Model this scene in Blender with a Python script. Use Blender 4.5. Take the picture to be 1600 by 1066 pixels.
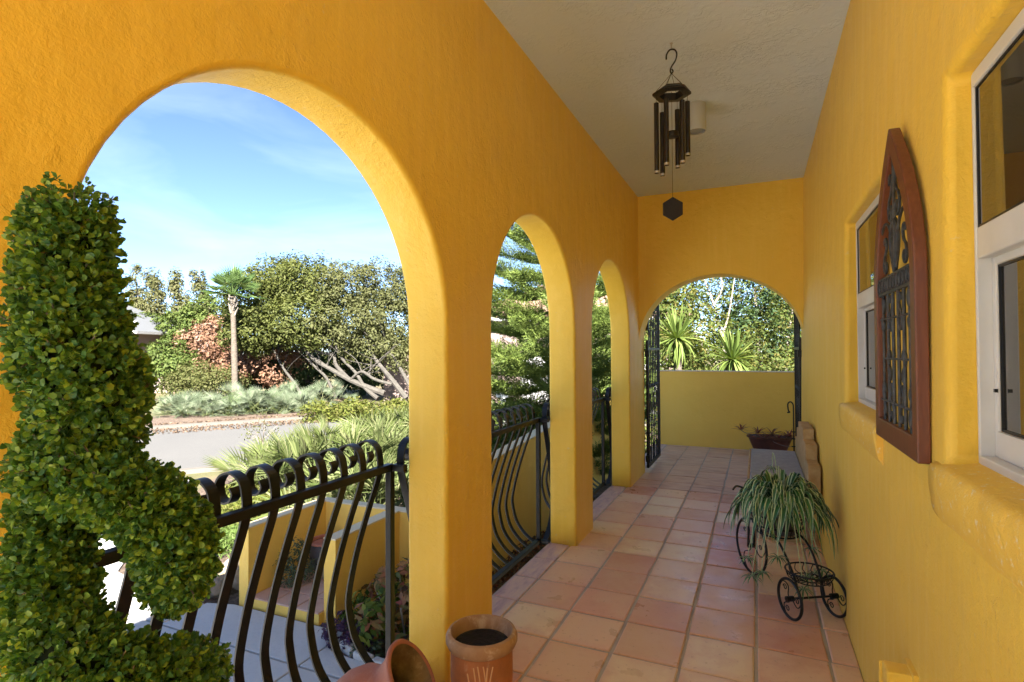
import bpy, bmesh, math, random
import numpy as np
from mathutils import Vector, Matrix, Euler

for o in list(bpy.data.objects):
    bpy.data.objects.remove(o)
SC = bpy.context.scene
COL = SC.collection
PI = math.pi
R = math.radians
random.seed(7)
rng = np.random.default_rng(11)

# ------------------------------------------------------------------ camera
cam_d = bpy.data.cameras.new("camera")
cam = bpy.data.objects.new("camera", cam_d)
COL.objects.link(cam)
cam_d.sensor_width = 36.0
cam_d.sensor_fit = 'HORIZONTAL'
cam_d.lens = 859.59 / 1600 * 36.0
cam_d.clip_start = 0.05
cam_d.clip_end = 2000
YAW, PITCH, ROLL = 0.419737, 0.018234, 0.004692
cam.matrix_world = Matrix.Translation((0, 0, 1.40)) @ Matrix.Rotation(YAW, 4, 'Z') @ Matrix.Rotation(PI / 2 + PITCH, 4, 'X') @ Matrix.Rotation(-ROLL, 4, 'Z')
cam.rotation_mode = 'XYZ'
SC.camera = cam

# ------------------------------------------------------------------ light
SUN_EL, SUN_AZ = R(37), R(-56)          # azimuth measured from +X towards +Y
world = bpy.data.worlds.new("World")
SC.world = world
world.use_nodes = True
wn = world.node_tree.nodes
wl = world.node_tree.links
bg = wn["Background"]
sky = wn.new("ShaderNodeTexSky")
sky.sky_type = 'NISHITA'
sky.sun_disc = False
sky.sun_elevation = SUN_EL
sky.sun_rotation = PI / 2 - SUN_AZ
sky.altitude = 5
sky.air_density = 0.5
sky.dust_density = 0.05
sky.ozone_density = 2.6
# thin cirrus streaks
tc = wn.new("ShaderNodeTexCoord")
mp = wn.new("ShaderNodeMapping")
mp.inputs['Rotation'].default_value = (0, 0.35, R(35))
mp.inputs['Scale'].default_value = (1.2, 3.2, 9.0)
nz = wn.new("ShaderNodeTexNoise")
nz.inputs['Scale'].default_value = 1.3
nz.inputs['Detail'].default_value = 7
nz.inputs['Roughness'].default_value = 0.52
nz.inputs['Distortion'].default_value = 0.5
rp = wn.new("ShaderNodeValToRGB")
rp.color_ramp.elements[0].position = 0.42
rp.color_ramp.elements[1].position = 0.78
rp.color_ramp.elements[1].color = (0.13, 0.13, 0.13, 1)
mx = wn.new("ShaderNodeMix")
mx.data_type = 'RGBA'
mx.inputs['B'].default_value = (7.5, 8.2, 9.0, 1)
wl.new(tc.outputs['Generated'], mp.inputs['Vector'])
wl.new(mp.outputs['Vector'], nz.inputs['Vector'])
wl.new(nz.outputs['Fac'], rp.inputs['Fac'])
wl.new(rp.outputs['Color'], mx.inputs['Factor'])
wl.new(sky.outputs['Color'], mx.inputs['A'])
wl.new(mx.outputs['Result'], bg.inputs['Color'])
bg.inputs['Strength'].default_value = 0.051

sun_d = bpy.data.lights.new("sun", 'SUN')
sun_d.energy = 5.0
sun_d.angle = R(0.53)
sun_d.color = (1.0, 0.93, 0.82)
sun = bpy.data.objects.new("sun", sun_d)
COL.objects.link(sun)
sv = Vector((math.cos(SUN_EL) * math.cos(SUN_AZ), math.cos(SUN_EL) * math.sin(SUN_AZ), math.sin(SUN_EL)))
sun.rotation_euler = sv.to_track_quat('Z', 'Y').to_euler()

vs = SC.view_settings
vs.view_transform = 'Standard'
vs.look = 'None'
vs.exposure = 2.95
vs.gamma = 1.0
vs.use_curve_mapping = False
SC.cycles.max_bounces = 10
SC.cycles.diffuse_bounces = 7
SC.cycles.transparent_max_bounces = 12
SC.cycles.sample_clamp_indirect = 6


# ------------------------------------------------------------------ materials
def lin(c):
    return tuple(((x / 255) / 12.92 if x / 255 < 0.04045 else ((x / 255 + 0.055) / 1.055) ** 2.4) for x in c) + (1,)


class NT:
    def __init__(s, name):
        s.m = bpy.data.materials.new(name)
        s.m.use_nodes = True
        s.n = s.m.node_tree.nodes
        s.l = s.m.node_tree.links
        s.b = s.n["Principled BSDF"]
        s.tc = None

    def new(s, t, **k):
        x = s.n.new(t)
        for a, v in k.items():
            x.inputs[a].default_value = v
        return x

    def coord(s, scale=(1, 1, 1), rot=(0, 0, 0), kind='Object'):
        if kind == 'World':
            g = s.n.new("ShaderNodeNewGeometry")
            out = g.outputs['Position']
        else:
            g = s.n.new("ShaderNodeTexCoord")
            out = g.outputs[kind]
        m = s.n.new("ShaderNodeMapping")
        m.inputs['Scale'].default_value = scale
        m.inputs['Rotation'].default_value = rot
        s.l.new(out, m.inputs['Vector'])
        return m.outputs['Vector']

    def noise(s, vec, scale, detail=4, rough=0.55, dist=0.0):
        x = s.new("ShaderNodeTexNoise", Scale=scale, Detail=detail, Roughness=rough, Distortion=dist)
        s.l.new(vec, x.inputs['Vector'])
        return x.outputs['Fac']

    def voro(s, vec, scale, feature='F1', out='Distance'):
        x = s.new("ShaderNodeTexVoronoi", Scale=scale)
        x.feature = feature
        s.l.new(vec, x.inputs['Vector'])
        return x.outputs[out]

    def ramp(s, fac, stops):
        x = s.n.new("ShaderNodeValToRGB")
        e = x.color_ramp.elements
        while len(e) < len(stops):
            e.new(0.5)
        for i, (p, c) in enumerate(stops):
            e[i].position = p
            e[i].color = c if len(c) == 4 else tuple(c) + (1,)
        s.l.new(fac, x.inputs['Fac'])
        return x.outputs['Color']

    def mix(s, f, a, b, mode='MIX'):
        x = s.n.new("ShaderNodeMix")
        x.data_type = 'RGBA'
        x.blend_type = mode
        for k, v in (('Factor', f), ('A', a), ('B', b)):
            if isinstance(v, (int, float)):
                x.inputs[k].default_value = v
            elif isinstance(v, tuple):
                x.inputs[k].default_value = v if len(v) == 4 else v + (1,)
            else:
                s.l.new(v, x.inputs[k])
        return x.outputs['Result']

    def math(s, op, a, b=None):
        x = s.n.new("ShaderNodeMath")
        x.operation = op
        for i, v in enumerate((a, b)):
            if v is None:
                continue
            if isinstance(v, (int, float)):
                x.inputs[i].default_value = v
            else:
                s.l.new(v, x.inputs[i])
        return x.outputs[0]

    def bump(s, h, strength, dist=0.01, prev=None):
        x = s.n.new("ShaderNodeBump")
        x.inputs['Strength'].default_value = strength
        x.inputs['Distance'].default_value = dist
        s.l.new(h, x.inputs['Height'])
        if prev is not None:
            s.l.new(prev, x.inputs['Normal'])
        return x.outputs['Normal']

    def set(s, **k):
        for a, v in k.items():
            a = a.replace('_', ' ')
            if isinstance(v, (int, float)):
                s.b.inputs[a].default_value = v
            elif isinstance(v, tuple):
                s.b.inputs[a].default_value = v if len(v) == 4 else v + (1,)
            else:
                s.l.new(v, s.b.inputs[a])
        return s.m


def stucco(name, col, col2, rough=0.5, brush=True, amt=1.0):
    t = NT(name)
    v = t.coord(kind='World')
    big = t.noise(v, 1.3, 5, 0.6)
    vb = t.coord((14, 14, 1.2), kind='World')
    streak = t.noise(vb, 1.6, 4, 0.6)
    fine = t.noise(v, 95, 3, 0.6)
    mid = t.noise(v, 17, 5, 0.62, 0.6)
    lump = t.noise(v, 5, 3, 0.5)
    c = t.mix(t.ramp(big, [(0.35, (0, 0, 0)), (0.7, (1, 1, 1))]), col, col2)
    c = t.mix(t.math('MULTIPLY', t.ramp(streak, [(0.5, (0, 0, 0)), (0.75, (1, 1, 1))]), 0.22 if brush else 0.05), c, tuple(min(1, x * 1.12 + 0.05) for x in col[:3]))
    patch = t.ramp(t.noise(v, 3.2, 4, 0.55), [(0.45, (0.15, 0.15, 0.15)), (0.65, (1, 1, 1))])
    chip = t.math('MULTIPLY', t.ramp(mid, [(0.56, (0, 0, 0)), (0.66, (1, 1, 1))]), patch)
    n = t.bump(lump, 0.35 * amt, 0.03)
    n = t.bump(chip, 0.36 * amt, 0.004, n)
    grain = t.noise(v, 46, 5, 0.7)
    n = t.bump(grain, 0.32 * amt, 0.006, n)
    n = t.bump(fine, 0.30 * amt, 0.004, n)
    # dust and scuffs low down
    spot = t.ramp(t.noise(v, 22, 5, 0.7), [(0.66, (0, 0, 0)), (0.72, (0.45, 0.45, 0.45))])
    c = t.mix(spot, c, tuple(0.5 * x + 0.30 for x in col[:3]))
    rg = t.ramp(streak, [(0.3, (rough + 0.08,) * 3), (0.8, (rough - 0.1,) * 3)])
    t.b.inputs['Sheen Weight'].default_value = 0.12
    t.b.inputs['Sheen Roughness'].default_value = 0.45
    t.b.inputs['Sheen Tint'].default_value = (1.0, 0.93, 0.75, 1)
    return t.set(Base_Color=c, Roughness=rg, Normal=n, Specular_IOR_Level=0.4)


M = {}
YEL, YEL2 = (0.86, 0.57, 0.066, 1), (0.82, 0.525, 0.050, 1)
M['yellow'] = stucco("yellow_stucco", YEL, YEL2, amt=1.35)
M['yellow_out'] = stucco("garden_wall_stucco", (0.80, 0.52, 0.09, 1), (0.76, 0.48, 0.075, 1), 0.7, False)
M['nook'] = stucco("alcove_stucco", (0.82, 0.53, 0.10, 1), (0.77, 0.48, 0.085, 1), 0.7, False)  # alcove walls: plain yellow stucco close to the garden wall colour
M['cap'] = stucco("sunlit_cap_cream", (0.72, 0.58, 0.36, 1), (0.66, 0.53, 0.33, 1), 0.75, False)  # sunlit look of the wall tops put into a paler colour


def m_sill():
    t = NT("sill_worn_paint")
    v = t.coord(kind='World')
    w = t.ramp(t.noise(v, 55, 6, 0.75), [(0.57, (0, 0, 0)), (0.64, (0.85, 0.85, 0.85))])
    c = t.mix(w, (0.84, 0.54, 0.075), (0.84, 0.72, 0.44))
    n = t.bump(t.noise(v, 40, 5, 0.65), 0.6, 0.008)
    return t.set(Base_Color=c, Roughness=0.55, Normal=n)


M['sill'] = m_sill()


def m_ceiling():
    t = NT("knockdown_ceiling")
    v = t.coord(kind='World')
    a = t.ramp(t.noise(v, 26, 5, 0.65, 0.5), [(0.45, (0, 0, 0)), (0.55, (1, 1, 1))])
    msk = t.ramp(t.noise(v, 4, 3), [(0.4, (0.1,) * 3), (0.65, (1,) * 3)])
    n = t.bump(t.math('MULTIPLY', a, msk), 0.6, 0.005)
    n = t.bump(t.noise(v, 120, 2), 0.15, 0.003, n)
    c = t.mix(t.noise(v, 1.5), (0.64, 0.755, 0.86), (0.71, 0.82, 0.91))
    return t.set(Base_Color=c, Roughness=0.85, Normal=n, Specular_IOR_Level=0.2)


M['ceiling'] = m_ceiling()


def m_tile(name="saltillo_tile", k=1.0):
    t = NT(name)
    oi = t.n.new("ShaderNodeObjectInfo")
    base = t.ramp(oi.outputs['Random'], [
        (0.0, (0.70, 0.36, 0.235)), (0.11, (0.82, 0.60, 0.37)), (0.22, (0.62, 0.27, 0.145)), (0.33, (0.85, 0.71, 0.44)), (0.44, (0.74, 0.42, 0.28)),
        (0.53, (0.46, 0.14, 0.055)), (0.61, (0.78, 0.50, 0.33)), (0.70, (0.85, 0.70, 0.43)), (0.79, (0.54, 0.20, 0.09)), (0.90, (0.72, 0.42, 0.28)), (1.0, (0.80, 0.58, 0.36))])
    g = t.n.new("ShaderNodeNewGeometry")
    of = t.n.new("ShaderNodeVectorMath")
    of.operation = 'MULTIPLY_ADD'
    t.l.new(oi.outputs['Random'], of.inputs[0])
    of.inputs[1].default_value = (37.0, 53.0, 11.0)
    t.l.new(g.outputs['Position'], of.inputs[2])
    v = of.outputs[0]
    f1 = t.ramp(t.noise(v, 4.5, 5, 0.62), [(0.40, (0, 0, 0)), (0.62, (1, 1, 1))])
    c = t.mix(t.math('MULTIPLY', f1, 0.38), base, (0.74, 0.54, 0.36))
    f2 = t.ramp(t.noise(v, 3.6, 5, 0.65), [(0.52, (0, 0, 0)), (0.68, (1, 1, 1))])
    c = t.mix(t.math('MULTIPLY', f2, 0.42), c, (0.58, 0.26, 0.16))
    # kiln-flashed margins
    sx = t.n.new("ShaderNodeSeparateXYZ")
    tcx = t.n.new("ShaderNodeTexCoord")
    t.l.new(tcx.outputs['Object'], sx.inputs[0])
    mxx = t.math('MAXIMUM', t.math('ABSOLUTE', sx.outputs[0]), t.math('ABSOLUTE', sx.outputs[1]))
    wob = t.math('ADD', mxx, t.math('MULTIPLY', t.noise(v, 12, 3), 0.05))
    rim = t.ramp(wob, [(0.125, (0, 0, 0)), (0.165, (1, 1, 1))])
    c = t.mix(t.math('MULTIPLY', rim, 0.28), c, (0.68, 0.36, 0.25))
    f3 = t.ramp(t.noise(v, 40, 4, 0.7), [(0.61, (0, 0, 0)), (0.70, (1, 1, 1))])
    c = t.mix(t.math('MULTIPLY', f3, 0.45), c, (0.33, 0.17, 0.12))
    n = t.bump(t.noise(v, 14, 4, 0.6), 0.25, 0.004)
    n = t.bump(t.noise(v, 90, 3, 0.6), 0.12, 0.002, n)
    rg = t.ramp(t.noise(v, 7, 4), [(0.3, (0.24,) * 3), (0.7, (0.46,) * 3)])
    return t.set(Base_Color=c, Roughness=rg, Normal=n, Specular_IOR_Level=0.45)


M['tile'] = m_tile()
TILE_OUT = lambda: simple("dimmed_alcove_tile", (0.50, 0.28, 0.20), 0.6, nscale=30, nstr=0.2, col2=(0.60, 0.38, 0.28), cscale=5, obj=False)  # copy of the porch tile, colour darkened to offset direct sun


def m_tile_worn():
    t = NT("worn_slate_tile")
    oi = t.n.new("ShaderNodeObjectInfo")
    v = t.coord((1.0, 5.0, 1.0), kind='World')
    f = t.noise(v, 3.5, 5, 0.65)
    c = t.ramp(f, [(0.3, (0.16, 0.075, 0.055)), (0.45, (0.50, 0.27, 0.19)), (0.6, (0.66, 0.46, 0.33)), (0.75, (0.42, 0.32, 0.30))])
    c = t.mix(t.math('MULTIPLY', oi.outputs['Random'], 0.7), c, (0.66, 0.44, 0.30))
    n = t.bump(f, 0.35, 0.01)
    return t.set(Base_Color=c, Roughness=0.38, Normal=n)


M['tile_worn'] = m_tile_worn()


def m_tile_edge():
    t = NT("flashed_edge_tile")
    v = t.coord((6, 1.4, 1), kind='World')
    f = t.noise(v, 4, 5, 0.65)
    c = t.ramp(f, [(0.3, (0.40, 0.25, 0.27)), (0.5, (0.62, 0.43, 0.38)), (0.68, (0.70, 0.52, 0.36)), (0.8, (0.45, 0.22, 0.16))])
    return t.set(Base_Color=c, Roughness=0.45, Normal=t.bump(f, 0.2, 0.005))


M['tile_edge'] = m_tile_edge()


def simple(name, col, rough=0.5, metal=0.0, spec=0.5, nscale=None, nstr=0.3, ndist=0.004, col2=None, cscale=6, obj=True):
    t = NT(name)
    v = t.coord(kind='World' if not obj else 'Object')
    c = col
    if col2:
        c = t.mix(t.ramp(t.noise(v, cscale, 5, 0.62), [(0.35, (0, 0, 0)), (0.68, (1, 1, 1))]), col, col2)
    k = dict(Base_Color=c, Roughness=rough, Metallic=metal, Specular_IOR_Level=spec)
    if nscale:
        k['Normal'] = t.bump(t.noise(v, nscale, 4, 0.6), nstr, ndist)
    return t.set(**k)


M['tile_out'] = TILE_OUT()
M['grout'] = simple("grout", (0.52, 0.47, 0.41), 0.9, nscale=60, nstr=0.5, col2=(0.38, 0.33, 0.28), cscale=4)
M['iron'] = simple("black_painted_iron", (0.006, 0.0065, 0.008), 0.42, 0.0, 0.35, 60, 0.15, 0.002, (0.011, 0.011, 0.012), 20)
M['iron_rough'] = simple("cast_iron_scrollwork", (0.028, 0.03, 0.034), 0.5, 0.3, 0.5, 120, 0.4, 0.002, (0.075, 0.08, 0.085), 40)
M['bronze'] = simple("dark_bronze_tube", (0.010, 0.007, 0.005), 0.38, 0.1, 0.5, 50, 0.1, 0.001, (0.02, 0.013, 0.009), 30)
M['white'] = simple("white_vinyl", (0.64, 0.65, 0.65), 0.35, nscale=30, nstr=0.05, col2=(0.56, 0.57, 0.56), cscale=5)
M['lamp_grey'] = simple("grey_lamp_paint", (0.46, 0.48, 0.45), 0.5)
M['lamp_lens'] = simple("lamp_lens", (0.32, 0.33, 0.33), 0.25)
M['steel'] = simple("zinc_steel", (0.55, 0.55, 0.54), 0.35, 0.9)
M['string'] = simple("black_cord", (0.02, 0.016, 0.012), 0.8)
M['trunk'] = simple("oak_bark", (0.045, 0.041, 0.035), 0.9, nscale=14, nstr=0.8, ndist=0.05, col2=(0.080, 0.073, 0.063), cscale=7)
M['twig'] = simple("grey_twig", (0.15, 0.13, 0.11), 0.9, nscale=20, nstr=0.6, ndist=0.02, col2=(0.24, 0.21, 0.18), cscale=9)
M['palm_trunk'] = simple("palm_bark", (0.075, 0.06, 0.046), 0.9, nscale=24, nstr=0.9, ndist=0.04, col2=(0.125, 0.105, 0.085), cscale=12)
M['soil'] = simple("potting_soil", (0.006, 0.0045, 0.0035), 0.95, nscale=60, nstr=1.0, ndist=0.012, col2=(0.014, 0.010, 0.008), cscale=40)
M['rock'] = simple("limestone_rock", (0.26, 0.215, 0.16), 0.9, nscale=12, nstr=0.8, ndist=0.03, col2=(0.15, 0.12, 0.085), cscale=7)
M['edging'] = simple("white_edging_stone", (0.55, 0.53, 0.50), 0.85, nscale=25, nstr=0.5, ndist=0.01, col2=(0.27, 0.26, 0.24), cscale=9)
M['bench_seat'] = simple("grey_cast_stone", (0.36, 0.37, 0.39), 0.8, nscale=55, nstr=0.35, ndist=0.004, col2=(0.27, 0.28, 0.30), cscale=30)
M['bench_stone'] = simple("tan_cast_stone", (0.40, 0.25, 0.095), 0.85, nscale=40, nstr=0.7, ndist=0.008, col2=(0.50, 0.36, 0.18), cscale=14)
M['darkpot'] = simple("dark_resin_bowl", (0.060, 0.022, 0.016), 0.38, nscale=12, nstr=0.2, col2=(0.13, 0.045, 0.03), cscale=5)
M['blackpot'] = simple("charcoal_pot", (0.045, 0.04, 0.045), 0.6, nscale=20, nstr=0.3, col2=(0.08, 0.07, 0.075), cscale=8)
M['dark'] = simple("dark_room", (0.03, 0.028, 0.025), 0.9)


def m_glass():
    t = NT("window_glass")
    return t.set(Base_Color=(0.020, 0.018, 0.015), Roughness=0.015, Specular_IOR_Level=0.75, IOR=1.55)


M['glass'] = m_glass()


def m_wood():
    t = NT("red_brown_wood")
    v = t.coord((30, 30, 2.2), kind='World')
    f = t.noise(v, 3, 6, 0.6, 1.0)
    c = t.ramp(f, [(0.3, (0.105, 0.030, 0.014)), (0.7, (0.165, 0.052, 0.024))])
    return t.set(Base_Color=c, Roughness=0.42, Normal=t.bump(f, 0.12, 0.003))


M['wood'] = m_wood()


def m_terra(name, c1, c2, c3, k=0.5):
    t = NT(name)
    v = t.coord(kind='Object')
    f = t.ramp(t.noise(v, 9, 6, 0.68), [(0.42, (0, 0, 0)), (0.66, (1, 1, 1))])
    c = t.mix(f, c1, c2)
    g = t.ramp(t.noise(v, 16, 5, 0.7, 0.6), [(0.55, (0, 0, 0)), (0.66, (1, 1, 1))])
    c = t.mix(t.math('MULTIPLY', g, k), c, c3)
    n = t.bump(t.noise(v, 50, 4), 0.3, 0.003)
    return t.set(Base_Color=c, Roughness=0.75, Normal=n)


M['terra'] = m_terra("orange_terracotta", (0.42, 0.155, 0.05), (0.30, 0.115, 0.042), (0.52, 0.34, 0.20))
M['terra_rim'] = m_terra("weathered_rim", (0.40, 0.24, 0.12), (0.30, 0.16, 0.075), (0.55, 0.42, 0.28), 0.8)
M['terra_pink'] = m_terra("pink_terracotta", (0.43, 0.165, 0.105), (0.36, 0.13, 0.085), (0.50, 0.28, 0.21), 0.4)
M['terra_brown'] = m_terra("brown_mottled_inside", (0.22, 0.155, 0.085), (0.09, 0.06, 0.035), (0.33, 0.27, 0.16), 0.8)  # mottled brown inside of the tipped jar
M['scratch'] = simple("incised_pale_line", (0.66, 0.40, 0.20), 0.9)


def m_road():
    t = NT("asphalt_road")
    v = t.coord(kind='World')
    c = t.mix(t.noise(v, 0.5, 5, 0.6), (0.060, 0.061, 0.063), (0.095, 0.094, 0.092))
    c = t.mix(t.ramp(t.noise(v, 70, 3, 0.7), [(0.4, (0, 0, 0)), (0.7, (0.5,) * 3)]), c, (0.17, 0.165, 0.16))
    return t.set(Base_Color=c, Roughness=0.9, Normal=t.bump(t.noise(v, 90, 3), 0.4, 0.01))


M['road'] = m_road()


def m_conc(name, a, b, lit=0.0):
    t = NT(name)
    v = t.coord(kind='World')
    c = t.mix(t.ramp(t.noise(v, 1.1, 6, 0.65), [(0.3, (0, 0, 0)), (0.7, (1, 1, 1))]), a, b)
    c = t.mix(t.ramp(t.noise(v, 30, 4, 0.7), [(0.5, (0, 0, 0)), (0.8, (0.4,) * 3)]), c, tuple(x * 0.7 for x in a))
    if lit:
        sp = t.ramp(t.noise(v, 9, 6, 0.75), [(0.55, (0, 0, 0)), (0.66, (lit,) * 3)])
        c = t.mix(sp, c, (0.20, 0.11, 0.06))
    return t.set(Base_Color=c, Roughness=0.9, Normal=t.bump(t.noise(v, 60, 3), 0.3, 0.006))


M['concrete'] = m_conc("driveway_concrete", (0.46, 0.46, 0.455), (0.54, 0.535, 0.525))
M['bounce_slab'] = m_conc("pale_bounce_slab", (0.52, 0.51, 0.49), (0.58, 0.57, 0.55))
M['gutter'] = m_conc("concrete_gutter", (0.095, 0.088, 0.078), (0.125, 0.115, 0.10), 0.8)


def m_ground():
    t = NT("ground_soil_grass")
    v = t.coord(kind='World')
    f = t.noise(v, 0.35, 6, 0.65)
    c = t.ramp(f, [(0.35, (0.085, 0.09, 0.03)), (0.5, (0.12, 0.11, 0.045)), (0.62, (0.17, 0.115, 0.07)), (0.75, (0.09, 0.10, 0.035))])
    c = t.mix(t.ramp(t.noise(v, 18, 5, 0.7), [(0.45, (0, 0, 0)), (0.7, (0.6,) * 3)]), c, (0.06, 0.045, 0.025))
    return t.set(Base_Color=c, Roughness=0.95, Normal=t.bump(t.noise(v, 12, 6, 0.7), 0.8, 0.06))


def m_mulch():
    t = NT("pine_bark_mulch")
    v = t.coord(kind='World')
    f = t.voro(t.coord((1, 1, 1), kind='World'), 34, 'F1', 'Color')
    c = t.ramp(f, [(0.1, (0.045, 0.030, 0.022)), (0.45, (0.09, 0.060, 0.044)), (0.7, (0.14, 0.10, 0.075)), (0.95, (0.19, 0.15, 0.115))])
    c = t.mix(t.ramp(t.noise(v, 3, 4), [(0.4, (0, 0, 0)), (0.7, (0.5,) * 3)]), c, (0.17, 0.125, 0.09))
    return t.set(Base_Color=c, Roughness=0.95, Normal=t.bump(t.noise(v, 45, 4, 0.7), 1.0, 0.03))


M['ground'] = m_ground()
M['mulch'] = m_mulch()


def leafmat(name, cols, trans=0.25, rough=0.6, spec=0.12, obj=False):
    t = NT(name)
    g = t.n.new("ShaderNodeNewGeometry")
    f = g.outputs['Random Per Island']
    if obj:
        oi = t.n.new("ShaderNodeObjectInfo")
        f = t.math('FRACT', t.math('ADD', f, oi.outputs['Random']))
    if rough == 0.6:
        cols = [tuple(q * 0.70 for q in x) for x in cols]
    n = len(cols)
    c = t.ramp(f, [(i / max(1, n - 1), tuple(x)) for i, x in enumerate(cols)])
    t.set(Base_Color=c, Roughness=rough, Specular_IOR_Level=spec)
    tr = t.n.new("ShaderNodeBsdfTranslucent")
    t.l.new(t.mix(1.0, c, (1.15, 1.15, 0.6), 'MULTIPLY'), tr.inputs['Color'])
    ms = t.n.new("ShaderNodeMixShader")
    ms.inputs[0].default_value = trans
    t.l.new(t.b.outputs[0], ms.inputs[1])
    t.l.new(tr.outputs[0], ms.inputs[2])
    t.l.new(ms.outputs[0], t.n["Material Output"].inputs['Surface'])
    return t.m


M['boxwood'] = leafmat("topiary_leaf", [(0.045, 0.125, 0.042), (0.075, 0.185, 0.042), (0.12, 0.255, 0.042), (0.055, 0.155, 0.065), (0.20, 0.34, 0.05), (0.30, 0.43, 0.07)], 0.3, 0.38, 0.45, True)
M['oak'] = leafmat("oak_leaf", [(0.075, 0.092, 0.024), (0.10, 0.12, 0.03), (0.13, 0.145, 0.04), (0.06, 0.078, 0.022), (0.15, 0.16, 0.055)], 0.3)
M['oak2'] = leafmat("oak_leaf_grey", [(0.085, 0.098, 0.036), (0.12, 0.13, 0.05), (0.15, 0.155, 0.07), (0.07, 0.08, 0.03)], 0.3)
M['brownleaf'] = leafmat("dead_brown_leaf", [(0.20, 0.105, 0.065), (0.28, 0.16, 0.10), (0.15, 0.075, 0.05), (0.34, 0.21, 0.15)], 0.2)
M['shrub'] = leafmat("shrub_leaf", [(0.06, 0.10, 0.022), (0.10, 0.145, 0.035), (0.15, 0.19, 0.055), (0.05, 0.08, 0.02)], 0.3)
M['shrub2'] = leafmat("olive_shrub_leaf", [(0.08, 0.10, 0.03), (0.12, 0.13, 0.045), (0.15, 0.15, 0.06)], 0.3)
M['bamboo'] = leafmat("tall_tree_leaf", [(0.10, 0.12, 0.045), (0.17, 0.175, 0.075), (0.13, 0.135, 0.06), (0.20, 0.19, 0.10)], 0.35)
M['palmetto'] = leafmat("silver_palmetto_leaf", [(0.15, 0.20, 0.125), (0.21, 0.255, 0.175), (0.11, 0.16, 0.08), (0.27, 0.30, 0.215)], 0.2, 0.6, 0.2, True)
M['palmfrond'] = leafmat("palm_leaf", [(0.075, 0.14, 0.04), (0.12, 0.20, 0.06), (0.17, 0.25, 0.085)], 0.25, 0.6, 0.2, True)
M['coontie'] = leafmat("saw_palmetto_leaf", [(0.08, 0.115, 0.03), (0.13, 0.165, 0.05), (0.18, 0.21, 0.085), (0.06, 0.09, 0.025), (0.23, 0.24, 0.12)], 0.25, 0.6, 0.2, True)
M['yucca'] = leafmat("yucca_leaf", [(0.11, 0.17, 0.035), (0.16, 0.23, 0.05), (0.22, 0.28, 0.075)], 0.25, 0.6, 0.25, True)
M['pine'] = leafmat("araucaria_needle", [(0.10, 0.155, 0.038), (0.145, 0.21, 0.048), (0.20, 0.27, 0.06), (0.24, 0.31, 0.08)], 0.3, 0.6, 0.2, True)
M['backtree'] = leafmat("hammock_leaf", [(0.07, 0.11, 0.025), (0.11, 0.15, 0.035), (0.15, 0.185, 0.05), (0.055, 0.09, 0.025), (0.20, 0.17, 0.05), (0.09, 0.13, 0.03)], 0.35)
M['backdark'] = leafmat("dark_hammock_leaf", [(0.035, 0.07, 0.025), (0.06, 0.105, 0.04), (0.09, 0.14, 0.06)], 0.3)
M['croton'] = leafmat("croton_leaf", [(0.38, 0.12, 0.05), (0.48, 0.22, 0.09), (0.16, 0.17, 0.04), (0.40, 0.16, 0.09), (0.10, 0.15, 0.035), (0.50, 0.30, 0.12), (0.30, 0.07, 0.05)], 0.25, 0.6, 0.3)
M['crotongreen'] = leafmat("croton_green_leaf", [(0.07, 0.12, 0.02), (0.13, 0.19, 0.03), (0.28, 0.30, 0.05)], 0.25)
M['purple'] = leafmat("purple_leaf", [(0.09, 0.035, 0.10), (0.14, 0.07, 0.16), (0.06, 0.025, 0.06), (0.20, 0.13, 0.22)], 0.2)
M['cover'] = leafmat("bed_cover_leaf", [(0.22, 0.07, 0.03), (0.30, 0.13, 0.05), (0.12, 0.10, 0.03), (0.36, 0.20, 0.08), (0.14, 0.04, 0.025)], 0.2)
M['grass'] = leafmat("yellow_green_cover", [(0.12, 0.15, 0.028), (0.17, 0.185, 0.04), (0.09, 0.12, 0.024), (0.19, 0.18, 0.06)], 0.3)
M['grass2'] = leafmat("green_tuft", [(0.09, 0.16, 0.035), (0.13, 0.20, 0.05), (0.18, 0.24, 0.08)], 0.3)
M['greybush'] = leafmat("grey_green_leaf", [(0.10, 0.14, 0.08), (0.14, 0.18, 0.11), (0.08, 0.11, 0.06)], 0.2)
M['succulent'] = leafmat("bromeliad_leaf", [(0.28, 0.045, 0.045), (0.20, 0.04, 0.035), (0.24, 0.12, 0.06), (0.32, 0.20, 0.11)], 0.15, 0.4, 0.4, True)
M['litter'] = leafmat("leaf_litter", [(0.13, 0.085, 0.06), (0.18, 0.13, 0.09), (0.10, 0.06, 0.045), (0.24, 0.18, 0.13)], 0.1)


def m_spider():
    t = NT("spider_plant_leaf")
    uv = t.n.new("ShaderNodeUVMap")
    sp = t.n.new("ShaderNodeSeparateXYZ")
    t.l.new(uv.outputs[0], sp.inputs[0])
    oi = t.n.new("ShaderNodeObjectInfo")
    grn = t.ramp(oi.outputs['Random'], [(0, (0.014, 0.075, 0.022)), (0.5, (0.024, 0.115, 0.032)), (1, (0.04, 0.155, 0.05))])
    d = t.math('ABSOLUTE', t.math('SUBTRACT', sp.outputs[0], 0.5))
    edge = t.ramp(d, [(0.33, (0, 0, 0)), (0.38, (1, 1, 1))])
    c = t.mix(edge, grn, (0.44, 0.55, 0.32))
    t.set(Base_Color=c, Roughness=0.35, Specular_IOR_Level=0.45)
    return t.m


M['spider'] = m_spider()


def m_roof(name, a, b):
    t = NT(name)
    v = t.coord(kind='World')
    c = t.mix(t.noise(v, 3, 5, 0.7), a, b)
    return t.set(Base_Color=c, Roughness=0.85, Normal=t.bump(t.noise(v, 14, 4), 0.5, 0.03))


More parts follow.
